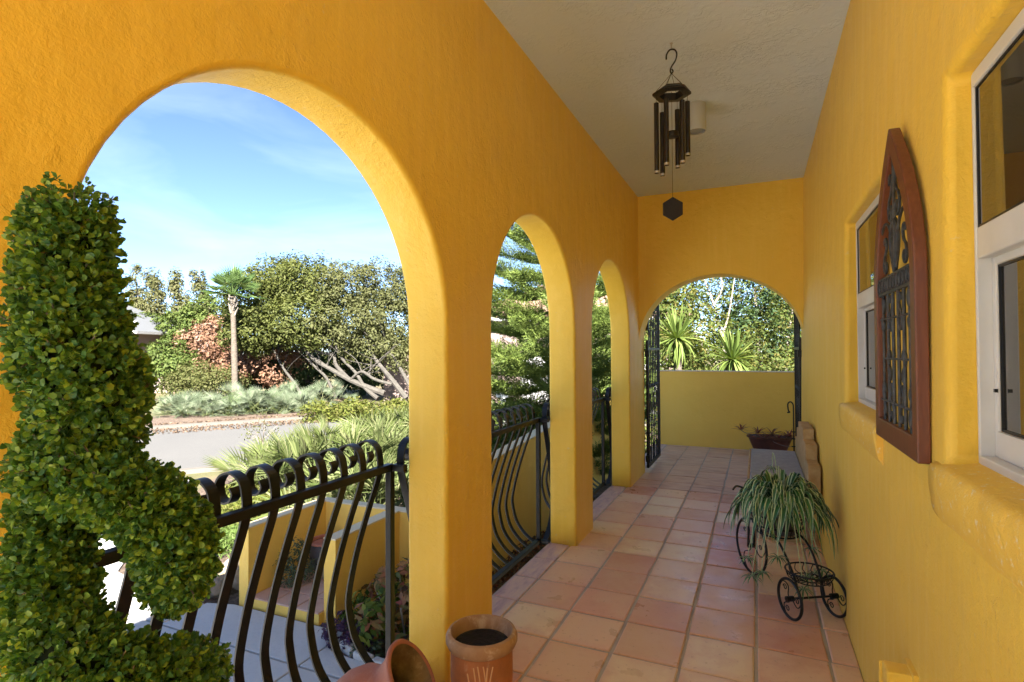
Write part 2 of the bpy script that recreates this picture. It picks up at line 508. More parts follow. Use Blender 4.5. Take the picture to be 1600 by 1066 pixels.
M['roof_grey'] = m_roof("grey_shingle", (0.115, 0.125, 0.14), (0.085, 0.09, 0.10))
M['roof_terra'] = m_roof("terracotta_roof", (0.18, 0.105, 0.07), (0.23, 0.15, 0.115))
M['brick_wall'] = m_roof("pale_brick", (0.24, 0.19, 0.17), (0.19, 0.145, 0.13))
M['pink_wall'] = m_roof("pinkish_stucco", (0.20, 0.15, 0.135), (0.165, 0.125, 0.115))
M['white_wall'] = m_roof("white_trim", (0.36, 0.36, 0.36), (0.31, 0.31, 0.32))


# ------------------------------------------------------------------ helpers
def link(o, parent=None):
    COL.objects.link(o)
    if parent is not None:
        o.parent = parent
    return o


def tag(o, label=None, cat=None, group=None, kind=None):
    if label:
        o['label'] = label
    if cat:
        o['category'] = cat
    if group:
        o['group'] = group
    if kind:
        o['kind'] = kind
    return o


def thing(name, label, cat, loc=(0, 0, 0), group=None, rz=0.0):
    o = bpy.data.objects.new(name, None)
    o.empty_display_size = 0.1
    link(o)
    o.location = loc
    o.rotation_euler = (0, 0, rz)
    return tag(o, label, cat, group)


def mesh_from(name, V, F, mat, smooth=False, uv=None):
    me = bpy.data.meshes.new(name)
    me.from_pydata([tuple(v) for v in V], [], F)
    if mat is not None:
        me.materials.append(mat)
    if smooth:
        me.polygons.foreach_set('use_smooth', [True] * len(me.polygons))
    if uv is not None:
        l = me.uv_layers.new(name="UVMap")
        li = np.zeros(len(me.loops), dtype=np.int32)
        me.loops.foreach_get('vertex_index', li)
        l.data.foreach_set('uv', np.asarray(uv, dtype=np.float32)[li].ravel())
    me.update()
    return me


def obj(name, me, parent=None, loc=None, kind=None):
    o = bpy.data.objects.new(name, me)
    link(o, parent)
    if loc is not None:
        o.location = loc
    if kind:
        o['kind'] = kind
    return o


class MB:
    """collects shapes into one mesh"""

    def __init__(s):
        s.V, s.F = [], []

    def add(s, V, F):
        k = len(s.V)
        s.V += [tuple(v) for v in V]
        s.F += [tuple(i + k for i in f) for f in F]
        return s

    def box(s, a, b):
        x0, y0, z0 = (min(a[i], b[i]) for i in range(3))
        x1, y1, z1 = (max(a[i], b[i]) for i in range(3))
        return s.add([(x0, y0, z0), (x1, y0, z0), (x1, y1, z0), (x0, y1, z0), (x0, y0, z1), (x1, y0, z1), (x1, y1, z1), (x0, y1, z1)],
                     [(0, 3, 2, 1), (4, 5, 6, 7), (0, 1, 5, 4), (1, 2, 6, 5), (2, 3, 7, 6), (3, 0, 4, 7)])

    def tube(s, path, rad, seg=8, closed=False, cap=True):
        P = [Vector(p) for p in path]
        n = len(P)
        rr = rad if hasattr(rad, '__len__') else [rad] * n
        up = None
        V, F = [], []
        for i, p in enumerate(P):
            if closed:
                t = (P[(i + 1) % n] - P[i - 1]).normalized()
            else:
                t = (P[min(i + 1, n - 1)] - P[max(i - 1, 0)]).normalized()
            if up is None:
                up = Vector((0, 0, 1)) if abs(t.z) < 0.9 else Vector((1, 0, 0))
            a = t.cross(up)
            if a.length < 1e-5:
                a = t.orthogonal()
            a.normalize()
            up = a.cross(t).normalized()
            for k in range(seg):
                th = 2 * PI * k / seg
                V.append(p + (a * math.cos(th) + up * math.sin(th)) * rr[i])
        m = n if closed else n - 1
        for i in range(m):
            j = (i + 1) % n
            for k in range(seg):
                l = (k + 1) % seg
                F.append((i * seg + k, i * seg + l, j * seg + l, j * seg + k))
        if cap and not closed:
            F.append(tuple(range(seg - 1, -1, -1)))
            F.append(tuple((n - 1) * seg + k for k in range(seg)))
        return s.add(V, F)

    def bar(s, path, w, t, axis):
        """flat bar: rectangle section, width w along axis, thickness t across it"""
        P = [Vector(p) for p in path]
        ax = Vector(axis).normalized()
        n = len(P)
        V, F = [], []
        for i, p in enumerate(P):
            tg = (P[min(i + 1, n - 1)] - P[max(i - 1, 0)]).normalized()
            nn = tg.cross(ax).normalized()
            for a, b in ((-1, -1), (1, -1), (1, 1), (-1, 1)):
                V.append(p + ax * (a * w / 2) + nn * (b * t / 2))
        for i in range(n - 1):
            for k in range(4):
                l = (k + 1) % 4
                F.append((i * 4 + k, i * 4 + l, i * 4 + 4 + l, i * 4 + 4 + k))
        F.append((3, 2, 1, 0))
        F.append(tuple((n - 1) * 4 + k for k in range(4)))
        return s.add(V, F)

    def lathe(s, prof, seg=32, c=(0, 0, 0), mat=None):
        V, F = [], []
        n = len(prof)
        for r, z in prof:
            for k in range(seg):
                th = 2 * PI * k / seg
                V.append((c[0] + r * math.cos(th), c[1] + r * math.sin(th), c[2] + z))
        for i in range(n - 1):
            for k in range(seg):
                l = (k + 1) % seg
                F.append((i * seg + k, i * seg + l, i * seg + seg + l, i * seg + seg + k))
        return s.add(V, F)

    def prism(s, pts, d0, d1, f):
        """polygon pts (2D) swept from d0 to d1; f(u,v,d)->xyz"""
        n = len(pts)
        V = [f(u, v, d0) for u, v in pts] + [f(u, v, d1) for u, v in pts]
        F = [tuple(range(n)), tuple(range(2 * n - 1, n - 1, -1))]
        for i in range(n):
            j = (i + 1) % n
            F.append((i, i + n, j + n, j))
        return s.add(V, F)

    def xf(s, m):
        s.V = [tuple(m @ Vector(v)) for v in s.V]
        return s

    def mesh(s, name, mat, smooth=False):
        return mesh_from(name, s.V, s.F, mat, smooth)

    def build(s, name, mat, parent=None, smooth=False, bevel=0.0, seg=2, kind=None, loc=None, angle=40):
        me = s.mesh(name, mat, False)
        bm = bmesh.new()
        bm.from_mesh(me)
        bmesh.ops.recalc_face_normals(bm, faces=bm.faces)
        if bevel:
            ed = [e for e in bm.edges if len(e.link_faces) == 2 and e.calc_face_angle(0) > R(28)]
            bmesh.ops.bevel(bm, geom=ed, offset=bevel, segments=seg, profile=0.5, affect='EDGES', clamp_overlap=True)
        if smooth:
            for f in bm.faces:
                f.smooth = True
            for e in bm.edges:
                if len(e.link_faces) == 2 and e.calc_face_angle(0) > R(angle):
                    e.smooth = False
        bm.to_mesh(me)
        bm.free()
        return obj(name, me, parent, loc, kind)


def catmull(P, k=4):
    P = [np.array(p, float) for p in P]
    out = []
    for i in range(len(P) - 1):
        p0, p1, p2, p3 = P[max(i - 1, 0)], P[i], P[i + 1], P[min(i + 2, len(P) - 1)]
        for j in range(k):
            t = j / k
            out.append(0.5 * ((2 * p1) + (-p0 + p2) * t + (2 * p0 - 5 * p1 + 4 * p2 - p3) * t * t + (-p0 + 3 * p1 - 3 * p2 + p3) * t ** 3))
    out.append(P[-1])
    return [tuple(p) for p in out]


def unit(a):
    return a / np.maximum(1e-9, np.linalg.norm(a, axis=-1, keepdims=True))


def leaves(name, P, N, L, W, mat, parent=None, kind='stuff', fold=0.25, A=None, blunt=False):
    """one mesh of many small folded leaves; P centres, N rough facing directions"""
    n = len(P)
    N = unit(N)
    if A is None:
        A = rng.normal(size=(n, 3))
    A = unit(A - N * np.sum(A * N, 1, keepdims=True))
    B = np.cross(N, A)
    L = np.broadcast_to(np.asarray(L, float).reshape(-1, 1), (n, 1))
    W = np.broadcast_to(np.asarray(W, float).reshape(-1, 1), (n, 1))
    if blunt:
        V = np.stack([P - A * L * .5, P - A * L * .05 + B * W * .42 + N * W * fold, P + A * L * .28 + B * W * .5 + N * W * fold, P + A * L * .5,
                      P + A * L * .28 - B * W * .5 + N * W * fold, P - A * L * .05 - B * W * .42 + N * W * fold], 1)
        k = 6
        tri = np.array([[0, 1, 3, 0], [0, 0, 0, 0]])
        faces = np.array([[0, 1, 2, 3], [0, 3, 4, 5]])
    else:
        V = np.stack([P - A * L * .5, P + B * W * .5 + N * W * fold, P + A * L * .5, P - B * W * .5 + N * W * fold], 1)
        k = 4
        faces = np.array([[0, 1, 2, 3]])
    me = bpy.data.meshes.new(name)
    nf = len(faces)
    me.vertices.add(n * k)
    me.vertices.foreach_set('co', V.astype(np.float32).ravel())
    idx = (np.arange(n)[:, None, None] * k + faces[None]).reshape(-1)
    me.loops.add(n * nf * 4)
    me.loops.foreach_set('vertex_index', idx.astype(np.int32))
    me.polygons.add(n * nf)
    me.polygons.foreach_set('loop_start', (np.arange(n * nf) * 4).astype(np.int32))
    me.materials.append(mat)
    me.update(calc_edges=True)
    return obj(name, me, parent, None, kind)


def crown_points(lobes, n, twig=0.35, per=14, shell=0.55):
    """leaf centres on small leafy sprays that sit over ellipsoid lobes (cx,cy,cz,rx,ry,rz)"""
    L = np.array(lobes, float)
    area = (L[:, 3] * L[:, 4] + L[:, 4] * L[:, 5] + L[:, 3] * L[:, 5])
    m = max(1, n // (per * 3))
    w = rng.choice(len(L), m, p=area / area.sum())
    d = unit(rng.normal(size=(m, 3)))
    r = shell + (1.05 - shell) * rng.random((m, 1)) ** 0.5
    C = L[w, :3] + d * L[w, 3:] * r
    k = rng.integers(0, m, n)
    e = unit(rng.normal(size=(n, 3)) + d[k] * 0.5 + np.array([0, 0, 0.35]))
    sr = twig * (0.6 + 0.8 * rng.random((m, 1)))[k]
    P = C[k] + e * sr * (0.35 + 0.75 * rng.random((n, 1)))
    N = unit(e * 0.9 + d[k] * 0.3 + np.array([0, 0, 0.35]) + rng.normal(size=(n, 3)) * 0.45)
    return P, N


def S(s, d, z=0.0):
    """street frame: s metres along the pavement side, d metres out from the porch"""
    c, q = math.cos(YAW), math.sin(YAW)
    return (s * c - d * q, s * q + d * c, z)


def blade_mesh(name, L, w, droop, mat, nseg=4, fold=0.25, curl=0.0):
    """one long strap leaf along +X rising, tip drooping"""
    V, F = [], []
    for i in range(nseg + 1):
        t = i / nseg
        x = L * (t - 0.25 * droop * t * t)
        z = -droop * L * t * t * 0.55
        ww = w * (0.55 + 0.9 * t) if t < 0.35 else w * max(0.02, (1 - t) / 0.65) ** 0.7
        V += [(x, -ww / 2, z + fold * ww), (x, 0, z), (x, ww / 2, z + fold * ww)]
    for i in range(nseg):
        for k in (0, 1):
            F.append((i * 3 + k, i * 3 + k + 1, i * 3 + 4 + k, i * 3 + 3 + k))
    return mesh_from(name, V, F, mat, True)


def dirmat(loc, d, roll=0.0, s=1.0):
    x = Vector(d).normalized()
    up = Vector((0, 0, 1)) if abs(x.z) < 0.97 else Vector((0, 1, 0))
    y = up.cross(x).normalized()
    z = x.cross(y)
    m = Matrix((x, y, z)).transposed().to_4x4()
    return Matrix.Translation(loc) @ m @ Matrix.Rotation(roll, 4, 'X') @ Matrix.Scale(s, 4)


# ================================================================== GROUND AND STREET
GZ = -1.0


def sheet(name, pts, z, mat, kind='structure', label=None):
    o = obj(name, mesh_from(name, [(x, y, z) for x, y in pts], [tuple(range(len(pts)))], mat))
    o['kind'] = kind
    return o


sheet("ground", [(-700, -700), (700, -700), (700, 700), (-700, 700)], GZ, M['ground'])
T = np.array([0.566, 0.824])
NN = np.array([-0.824, 0.566])
A0 = np.array([-10.6, 8.0])


def strip(name, o0, o1, z, mat, a=-90, b=120):
    p = [A0 + NN * o0 + T * a, A0 + NN * o0 + T * b, A0 + NN * o1 + T * b, A0 + NN * o1 + T * a]
    return sheet(name, [tuple(q) for q in p], z, mat)


strip("road", 0.0, 6.9, GZ + 0.008, M['road'])


def gutter(name, o0, o1):
    # shallow concrete gutter with a raised outer lip
    mb = MB()
    sg = 1 if o1 > o0 else -1
    prof = [(o0, 0.010), (o0 + sg * 0.22, -0.006 + 0.018), (o0 + sg * 0.42, 0.075), (o1, 0.085), (o1 + sg * 0.02, -0.04)]
    V, F = [], []
    for a in (-90, 120):
        for o, z in prof:
            q = A0 + NN * o + T * a
            V.append((q[0], q[1], GZ + z))
    n = len(prof)
    for i in range(n - 1):
        F.append((i, i + 1, n + i + 1, n + i))
    o = mb.add(V, F).build(name, M['gutter'])
    o['kind'] = 'structure'
    return o


gutter("kerb", 0.0, -0.62)
gutter("kerb", 6.9, 7.65)
strip("mulch_verge", 7.66, 11.5, GZ + 0.012, M['mulch'], -40, 60)

# concrete drive in slabs with tooled joints
drive = tag(thing("driveway", None, None), kind='structure')
drive['kind'] = 'structure'
xs = [-9.6, -8.0, -6.4, -4.8, -3.2, -2.0]
ys = [-6.0, -4.4, -2.8, -1.2, 0.4, 1.8, 3.17]
for i in range(len(xs) - 1):
    for j in range(len(ys) - 1):
        g = 0.007
        MB().box((xs[i] + g, ys[j] + g, GZ - 0.08), (xs[i + 1] - g, ys[j + 1] - g, GZ + 0.03)).build("slab", M['concrete'], drive, bevel=0.008)


def poly_slab(pts):
    MB().prism(pts, GZ - 0.08, GZ + 0.03, lambda u, v, d: (u, v, d)).build("slab", M['concrete'], drive, bevel=0.006)


poly_slab([(-3.193, 3.184), (-2.3, 3.184), (-2.3, 3.36), (-3.12, 3.44), (-3.193, 3.66)])
poly_slab([(-4.793, 3.184), (-3.207, 3.184), (-3.207, 3.70), (-4.52, 3.70), (-4.793, 3.62)])
poly_slab([(-6.393, 3.184), (-4.807, 3.184), (-4.807, 3.60), (-5.4, 3.55), (-6.393, 3.75)])
poly_slab([(-7.993, 3.184), (-6.407, 3.184), (-6.407, 3.77), (-7.2, 4.5), (-7.993, 5.4)])
poly_slab([(-9.593, 3.184), (-8.007, 3.184), (-8.007, 5.42), (-9.5, 7.0), (-10.6, 6.83), (-12.2, 4.5), (-9.593, 4.2)])
sheet("garden_bed", [(-9.9, 7.9), (-8.0, 5.3), (-7.2, 4.4), (-6.4, 3.72), (-5.4, 3.5), (-4.5, 3.66), (-3.2, 3.6), (-3.1, 3.40), (-1.3, 3.3), (-1.3, 9.5), (-2.0, 14), (-3.5, 18.5)], GZ + 0.006, M['mulch'])

tr_ = MB().box((-1.40, -9.0, GZ - 0.1), (7.0, -3.02, -0.02)).build("light_bounce_slab", M['bounce_slab'])  # unseen pale slab, added to bounce sunlight into the porch
tr_['kind'] = 'structure'

# ================================================================== THE HOUSE
house = thing("yellow_house", "yellow stucco house with arched porch wall and white ceiling", "house")
XL, XLo = -1.20, -1.40
ARCH = [(0.60, 2.01), (2.45, 3.80), (4.255, 5.655)]
ARCHES = [(-1.55, 0.02)] + ARCH        # unseen extra arch behind the camera, added to let in light
YB = -2.2
ZSP, ZAP = 1.50, 2.20


def jit(a):
    return (random.random() - 0.5) * a


def arcade():
    # comb outline in (y, z)
    pts = [(YB, 3.2), (YB, -0.02)]
    marks = []
    for (a, b), ap, sp in zip(ARCHES, (2.20, 2.20, 2.215, 2.22), (1.5, 1.50, 1.54, 1.54)):
        c, hw = (a + b) / 2, (b - a) / 2
        st = len(pts)
        pts.append((a, -0.02))
        for k in range(5):
            pts.append((a, -0.02 + (sp + 0.02) * (k + 1) / 6))
        for k in range(33):
            th = PI - PI * k / 32
            pts.append((c + hw * math.cos(th), sp + (ap - sp) * math.sin(th)))
        for k in range(5):
            pts.append((b, sp - (sp + 0.02) * (k + 1) / 6))
        pts.append((b, -0.02))
        marks += list(range(st, len(pts)))
    pts += [(6.44, -0.02), (6.44, 3.2)]
    bm = bmesh.new()
    n = len(pts)
    fr = [bm.verts.new((XL, y, z)) for y, z in pts]
    bk = [bm.verts.new((XLo, y, z)) for y, z in pts]
    bm.faces.new(fr)
    bm.faces.new(bk[::-1])
    mk = set(marks)
    ed = []
    for i in range(n):
        j = (i + 1) % n
        f = bm.faces.new((fr[i], fr[j], bk[j], bk[i]))
        if i in mk and j in mk and j != i + 0 and not (abs(pts[i][1] + 0.02) < 1e-4 and abs(pts[j][1] + 0.02) < 1e-4):
            f.smooth = True
            for q in (fr, bk):
                ed.append(bm.edges.get((q[i], q[j])))
    bmesh.ops.recalc_face_normals(bm, faces=bm.faces)
    r = bmesh.ops.bevel(bm, geom=ed, offset=0.020, segments=4, profile=0.5, affect='EDGES', clamp_overlap=True)
    for f in r['faces']:
        f.smooth = True
    me = bpy.data.meshes.new("arcade_wall")
    bm.to_mesh(me)
    bm.free()
    me.materials.append(M['yellow'])
    return obj("arcade_wall", me, house)


arcade()


def xr(z):
    return 0.396 + 0.0126 * z


WIN = [(0.74, 1.64), (2.43, 3.33)]
WZ0, WZ1 = 1.125, 2.055
REC = 0.062


def right_wall():
    ys_ = [YB] + sorted(v for w in WIN for v in w) + [6.44]
    zs_ = [-0.02, WZ0, WZ1, 3.2]
    bm = bmesh.new()
    vv = {}
    for y in ys_:
        for z in zs_:
            vv[y, z] = bm.verts.new((0, y, z))
    for i in range(len(ys_) - 1):
        for j in range(3):
            if j == 1 and (ys_[i], ys_[i + 1]) in WIN:
                continue
            bm.faces.new((vv[ys_[i], zs_[j]], vv[ys_[i], zs_[j + 1]], vv[ys_[i + 1], zs_[j + 1]], vv[ys_[i + 1], zs_[j]]))
    ed = []
    for a, b in WIN:
        c = [(a, WZ0), (b, WZ0), (b, WZ1), (a, WZ1)]
        ins = [bm.verts.new((REC + 0.03, y, z)) for y, z in c]
        for k in range(4):
            l = (k + 1) % 4
            f = bm.faces.new((vv[c[k]], vv[c[l]], ins[l], ins[k]))
            ed.append(bm.edges.get((vv[c[k]], vv[c[l]])))
            ed.append(bm.edges.get((vv[c[k]], ins[k])))
    bmesh.ops.recalc_face_normals(bm, faces=bm.faces)
    r = bmesh.ops.bevel(bm, geom=list(set(ed)), offset=0.024, segments=4, profile=0.5, affect='EDGES', clamp_overlap=True)
    for f in r['faces']:
        f.smooth = True
    for v in bm.verts:
        v.co.x += xr(v.co.z)
    me = bpy.data.meshes.new("house_wall")
    bm.to_mesh(me)
    bm.free()
    me.materials.append(M['yellow'])
    o = obj("house_wall", me, house)
    return o


right_wall()


def end_wall():
    y0, y1 = 6.14, 6.44
    c, hw, sp, ap = -0.385, 0.812, 1.50, 2.20
    pts = [(XL - 0.002, 3.16), (XL - 0.002, sp)]
    mk0 = len(pts)
    for k in range(1, 40):
        th = PI - PI * k / 40
        pts.append((c + hw * math.cos(th), sp + (ap - sp) * math.sin(th)))
    pts += [(0.45, sp), (0.45, 3.16)]
    bm = bmesh.new()
    n = len(pts)
    a = [bm.verts.new((x, y0, z)) for x, z in pts]
    b = [bm.verts.new((x, y1, z)) for x, z in pts]
    bm.faces.new(a)
    bm.faces.new(b[::-1])
    ed = []
    for i in range(n):
        j = (i + 1) % n
        f = bm.faces.new((a[i], a[j], b[j], b[i]))
        if mk0 <= i < n - 3:
            f.smooth = True
            ed += [bm.edges.get((a[i], a[j])), bm.edges.get((b[i], b[j]))]
    bmesh.ops.recalc_face_normals(bm, faces=bm.faces)
    r = bmesh.ops.bevel(bm, geom=ed, offset=0.026, segments=3, profile=0.5, affect='EDGES', clamp_overlap=True)
    for f in r['faces']:
        f.smooth = True
    me = bpy.data.meshes.new("end_wall")
    bm.to_mesh(me)
    bm.free()
    me.materials.append(M['yellow'])
    obj("end_wall", me, house)


end_wall()
MB().box((-1.21, YB, 3.11), (0.50, 6.15, 3.17)).build("ceiling", M['ceiling'], house)


def win(a, b):
    x = xr(1.6) + REC
    w = thing("window", None, None)
    w.parent = house
    del_keys = [k for k in ('label', 'category') if k in w]
    z0, z1 = WZ0 + 0.004, WZ1 - 0.002
    mid = 1.645
    fr = MB()
    fr.box((x - 0.006, a + 0.003, z0), (x + 0.05, a + 0.05, z1)).box((x - 0.006, b - 0.015, z0), (x + 0.05, b - 0.003, z1))
    fr.box((x - 0.007, a + 0.05, z1 - 0.035), (x + 0.05, b - 0.015, z1)).box((x - 0.007, a + 0.05, z0), (x + 0.05, b - 0.015, z0 + 0.022))
    fr.build("frame", M['white'], w, bevel=0.003)
    MB().box((x - 0.004, a + 0.05, mid - 0.034), (x + 0.05, b - 0.015, mid + 0.040)).build("meeting_rail", M['white'], w, bevel=0.004)
    sx = x + 0.022
    sa = MB()
    sa.box((sx, a + 0.05, z0 + 0.022), (sx + 0.022, a + 0.075, mid - 0.032)).box((sx, b - 0.036, z0 + 0.022), (sx + 0.022, b - 0.015, mid - 0.032))
    sa.box((sx - 0.003, a + 0.075, z0 + 0.022), (sx + 0.022, b - 0.036, z0 + 0.082)).box((sx, a + 0.075, mid - 0.052), (sx + 0.022, b - 0.036, mid - 0.032))
    sa.build("sash", M['white'], w, bevel=0.003)
    MB().box((sx + 0.010, a + 0.07, z0 + 0.06), (sx + 0.016, b - 0.04, mid - 0.04)).build("pane", M['glass'], w)
    MB().box((x + 0.001, a + 0.045, mid + 0.02), (x + 0.007, b - 0.015, z1 - 0.03)).build("pane", M['glass'], w)
    gk = MB()
    for (zz0, zz1, xx, yb) in ((z0 + 0.082, mid - 0.052, sx + 0.006, b - 0.036), (mid + 0.040, z1 - 0.035, x - 0.001, b - 0.015)):
        gk.box((xx, a + 0.076, zz0), (xx + 0.006, yb - 0.0005, zz0 + 0.005)).box((xx, a + 0.076, zz1 - 0.005), (xx + 0.006, yb - 0.0005, zz1))
        gk.box((xx - 0.0005, yb - 0.005, zz0 + .001), (xx + 0.0065, yb, zz1 - .001))
    gk.build("gasket", M['iron'], w)
    for yy in (a + 0.062, b - 0.036):
        MB().box((sx - 0.006, yy - 0.004, 1.30), (sx, yy + 0.004, 1.308)).build("sash_latch", M['iron'], w)
    # worn stucco sill, proud of the wall and tapering away below
    q = 0.07
    bm = bmesh.new()
    ny = 26
    ring = []
    for i in range(ny + 1):
        y = a - q + (b - a + 2 * q) * i / ny
        e = math.sin(i * 1.7) * 0.003 + math.sin(i * 0.9 + 1) * 0.004
        o_ = 0.021 + e
        xw = xr(1.1)
        pr = [(x + 0.0, z0 + 0.004), (xw - 0.004, z0 - 0.006 + e * 0.6), (xw - o_ * 0.75, WZ0 - 0.014 + e * .5), (xw - o_, WZ0 - 0.032), (xw - o_ * 0.95, WZ0 - 0.07 + e), (xw - o_ * 0.6, WZ0 - 0.125 + e), (xw + 0.01, WZ0 - 0.165 + e)]
        if y < a + 0.002 or y > b - 0.002:
            pr[0] = (xw + 0.01, WZ0 - 0.004)
            pr[1] = (xw + 0.003, WZ0 - 0.006)
        ring.append([bm.verts.new((px, y, pz)) for px, pz in pr])
    for i in range(ny):
        for k in range(len(pr) - 1):
            bm.faces.new((ring[i][k], ring[i][k + 1], ring[i + 1][k + 1], ring[i + 1][k])).smooth = True
    bm.faces.new(ring[0][::-1])
    bm.faces.new(ring[-1])
    bmesh.ops.recalc_face_normals(bm, faces=bm.faces)
    me = bpy.data.meshes.new("sill")
    bm.to_mesh(me)
    bm.free()
    me.materials.append(M['sill'])
    obj("sill", me, w)
    return w


for a, b in WIN:
    win(a, b)

# the body of the house behind the porch wall, and its roof
hb = MB()
hb.box((0.62, YB, GZ), (9.0, 6.42, 3.2))
hb.build("house_body", M['yellow_out'], house)
MB().box((XLo + 0.002, YB + 0.02, 3.2), (9.0, 6.40, 3.41)).build("upper_wall", M['yellow_out'], house)
rf = MB()
ex0, ex1, ey0, ey1, ez, rz_ = -1.70, 9.5, -2.5, 6.75, 3.40, 5.5
rf.add([(ex0, ey0, ez), (ex1, ey0, ez), (ex1, ey1, ez), (ex0, ey1, ez), (3.8, ey0 + 4.4, rz_), (3.8, ey1 - 4.4, rz_),
        (ex0, ey0, ez + .12), (ex1, ey0, ez + .12), (ex1, ey1, ez + .12), (ex0, ey1, ez + .12)],
       [(0, 3, 2, 1), (0, 1, 7, 6), (1, 2, 8, 7), (2, 3, 9, 8), (3, 0, 6, 9), (6, 7, 4), (7, 8, 5, 4), (8, 9, 5), (9, 6, 4, 5)])
rf.build("roof", M['roof_terra'], house)

# ------------------------------------------------------------------ porch floor and tiles
pf = MB().box((-1.415, -3.0, -0.06), (0.60, 8.46, -0.0075)).build("porch_floor", M['grout'])
pf['kind'] = 'structure'
pp = MB().box((-1.40, -3.0, GZ - 0.1), (0.60, 8.46, -0.061)).build("porch_plinth", M['yellow_out'])
pp['kind'] = 'structure'


def tile_mesh(name, lx, ly, mat, seed):
    rr = random.Random(seed)
    V, F = [], []
    g = 0.006
    nx = 2
    lo = [(-lx / 2, -ly / 2), (lx / 2, -ly / 2), (lx / 2, ly / 2), (-lx / 2, ly / 2)]
    V += [(x + rr.uniform(-.003, .003), y + rr.uniform(-.003, .003), -0.012) for x, y in lo]
    V += [(V[i][0] * 0.995, V[i][1] * 0.995, -0.003) for i in range(4)]
    V += [(V[i][0] * (1 - 2 * g / lx), V[i][1] * (1 - 2 * g / ly), 0.0) for i in range(4)]
    V += [(0, 0, rr.uniform(-0.0008, 0.0012))]
    for k in range(4):
        l = (k + 1) % 4
        F += [(k, l, 4 + l, 4 + k), (4 + k, 4 + l, 8 + l, 8 + k), (8 + k, 8 + l, 12)]
    return mesh_from(name, V, F, mat, False)


XG = [-1.2485, -0.942, -0.6385, -0.333, -0.0207, 0.2815]
TP = 0.32
tm = {}
GR = 0.013
row0 = 2.541
for j in range(-5, 19):
    y0 = row0 + j * TP
    y1 = min(y0 + TP, 8.44)
    if y1 - y0 < 0.05:
        continue
    yc = (y0 + y1) / 2
    for i in range(-1, 6):
        x0 = XG[i] if i >= 0 else -1.412
        x1 = XG[i + 1] if i < 5 else 0.400
        if yc > 6.44 and i == 5:
            x1 = 0.595
        if i == -1:
            inarch = any(a - 0.15 < yc < b + 0.15 for a, b in ARCH)
            if not inarch or yc > 6.3:
                if yc < 6.3:
                    continue
                x0 = -1.41
        gx = GR if i != 3 else GR + 0.003
        worn = yc > 5.9
        kk = (round(x1 - x0, 3), round(y1 - y0, 3), random.randrange(4), worn, i == -1)
        if kk not in tm:
            tm[kk] = tile_mesh("tile", x1 - x0 - gx, y1 - y0 - GR, M['tile_edge'] if i == -1 else (M['tile_worn'] if worn else M['tile']), len(tm))
        o = obj("tile", tm[kk], pf, ((x0 + x1) / 2 + jit(.003), yc + jit(.004), jit(0.002)))
        o.rotation_euler = (jit(0.005), jit(0.005), jit(0.012))

# ================================================================== GARDEN WALLS
lw = thing("low_wall", "low yellow stucco wall with cap coloured as sunlit beyond the far gate", "wall", (0, 8.46, 0))
MB().box((-1.36, 0.0, GZ), (3.2, 0.16, 1.085)).build("wall_face", M['yellow_out'], lw)
MB().box((-1.366, -0.006, 1.085), (3.2, 0.166, 1.10)).build("cap", M['cap'], lw, bevel=0.006)

sw = thing("stair_wall", "long yellow stucco wall with rising top beyond the middle railing", "wall", (-2.6, 4.86, 0))
prof = [(0.01, GZ), (6.2, GZ), (6.2, 0.56), (4.4, 0.52), (1.7, 0.31), (0.25, 0.215), (0.01, 0.20)]
MB().prism(prof, -0.14, 0.0, lambda u, v, d: (d, u, v)).build("wall_face", M['yellow_out'], sw)
cp = [(6.2, 0.56), (4.4, 0.52), (1.7, 0.31), (0.25, 0.215), (0.01, 0.20)]
MB().prism(cp + [(u, v + 0.014) for u, v in cp[::-1]], -0.146, 0.006, lambda u, v, d: (d, u, v)).build("cap", M['cap'], sw)

al = thing("entry_alcove", "small yellow walled entry nook with tiled step beside the driveway", "wall nook", (-4.0, 4.2, GZ))
zt = 0.76 - 0.016


def alc(a, b, n="wall_face"):
    MB().box(a, b).build(n, M['nook'], al)
    MB().box((a[0] - .004, a[1] - .004, b[2]), (b[0] + .004, b[1] + .004, b[2] + 0.016)).build("cap", M['cap'], al, bevel=0.005)


alc((-0.50, -0.47, 0), (-0.38, 0.54, zt))
alc((0.47, -0.40, 0), (0.60, 0.538, zt - 0.002))
alc((-0.498, 0.542, 0), (1.39, 0.66, zt - 0.001))
MB().box((-0.378, -0.46, 0), (0.468, 0.54, 0.10)).build("riser", M['nook'], al)
at_ = {}
for i in range(3):
    for j in range(4):
        x0, x1 = -0.375 + i * 0.281, -0.375 + (i + 1) * 0.281
        y0, y1 = -0.468 + j * 0.252, -0.468 + (j + 1) * 0.252
        k = random.randrange(3)
        if k not in at_:
            at_[k] = tile_mesh("tile", 0.271, 0.242, M['tile_out'], 50 + k)
        obj("tile", at_[k], al, ((x0 + x1) / 2, (y0 + y1) / 2, 0.113))

# ================================================================== RAILINGS
BEL = [(0.0, 0.012), (-0.07, 0.06), (-0.135, 0.14), (-0.166, 0.24), (-0.170, 0.33), (-0.125, 0.52), (-0.065, 0.70), (-0.016, 0.83), (0.0, 0.89), (0.0, 0.935),
       (-0.014, 0.985), (-0.055, 1.010), (-0.100, 1.000), (-0.124, 0.966), (-0.118, 0.930), (-0.092, 0.911), (-0.062, 0.918), (-0.047, 0.942), (-0.058, 0.962)]
BELS = catmull(BEL, 4)
bal_mesh = MB().bar([(x - 0.019, 0, z) for x, z in BELS], 0.037, 0.0068, (0, 1, 0)).mesh("baluster", M['iron'])


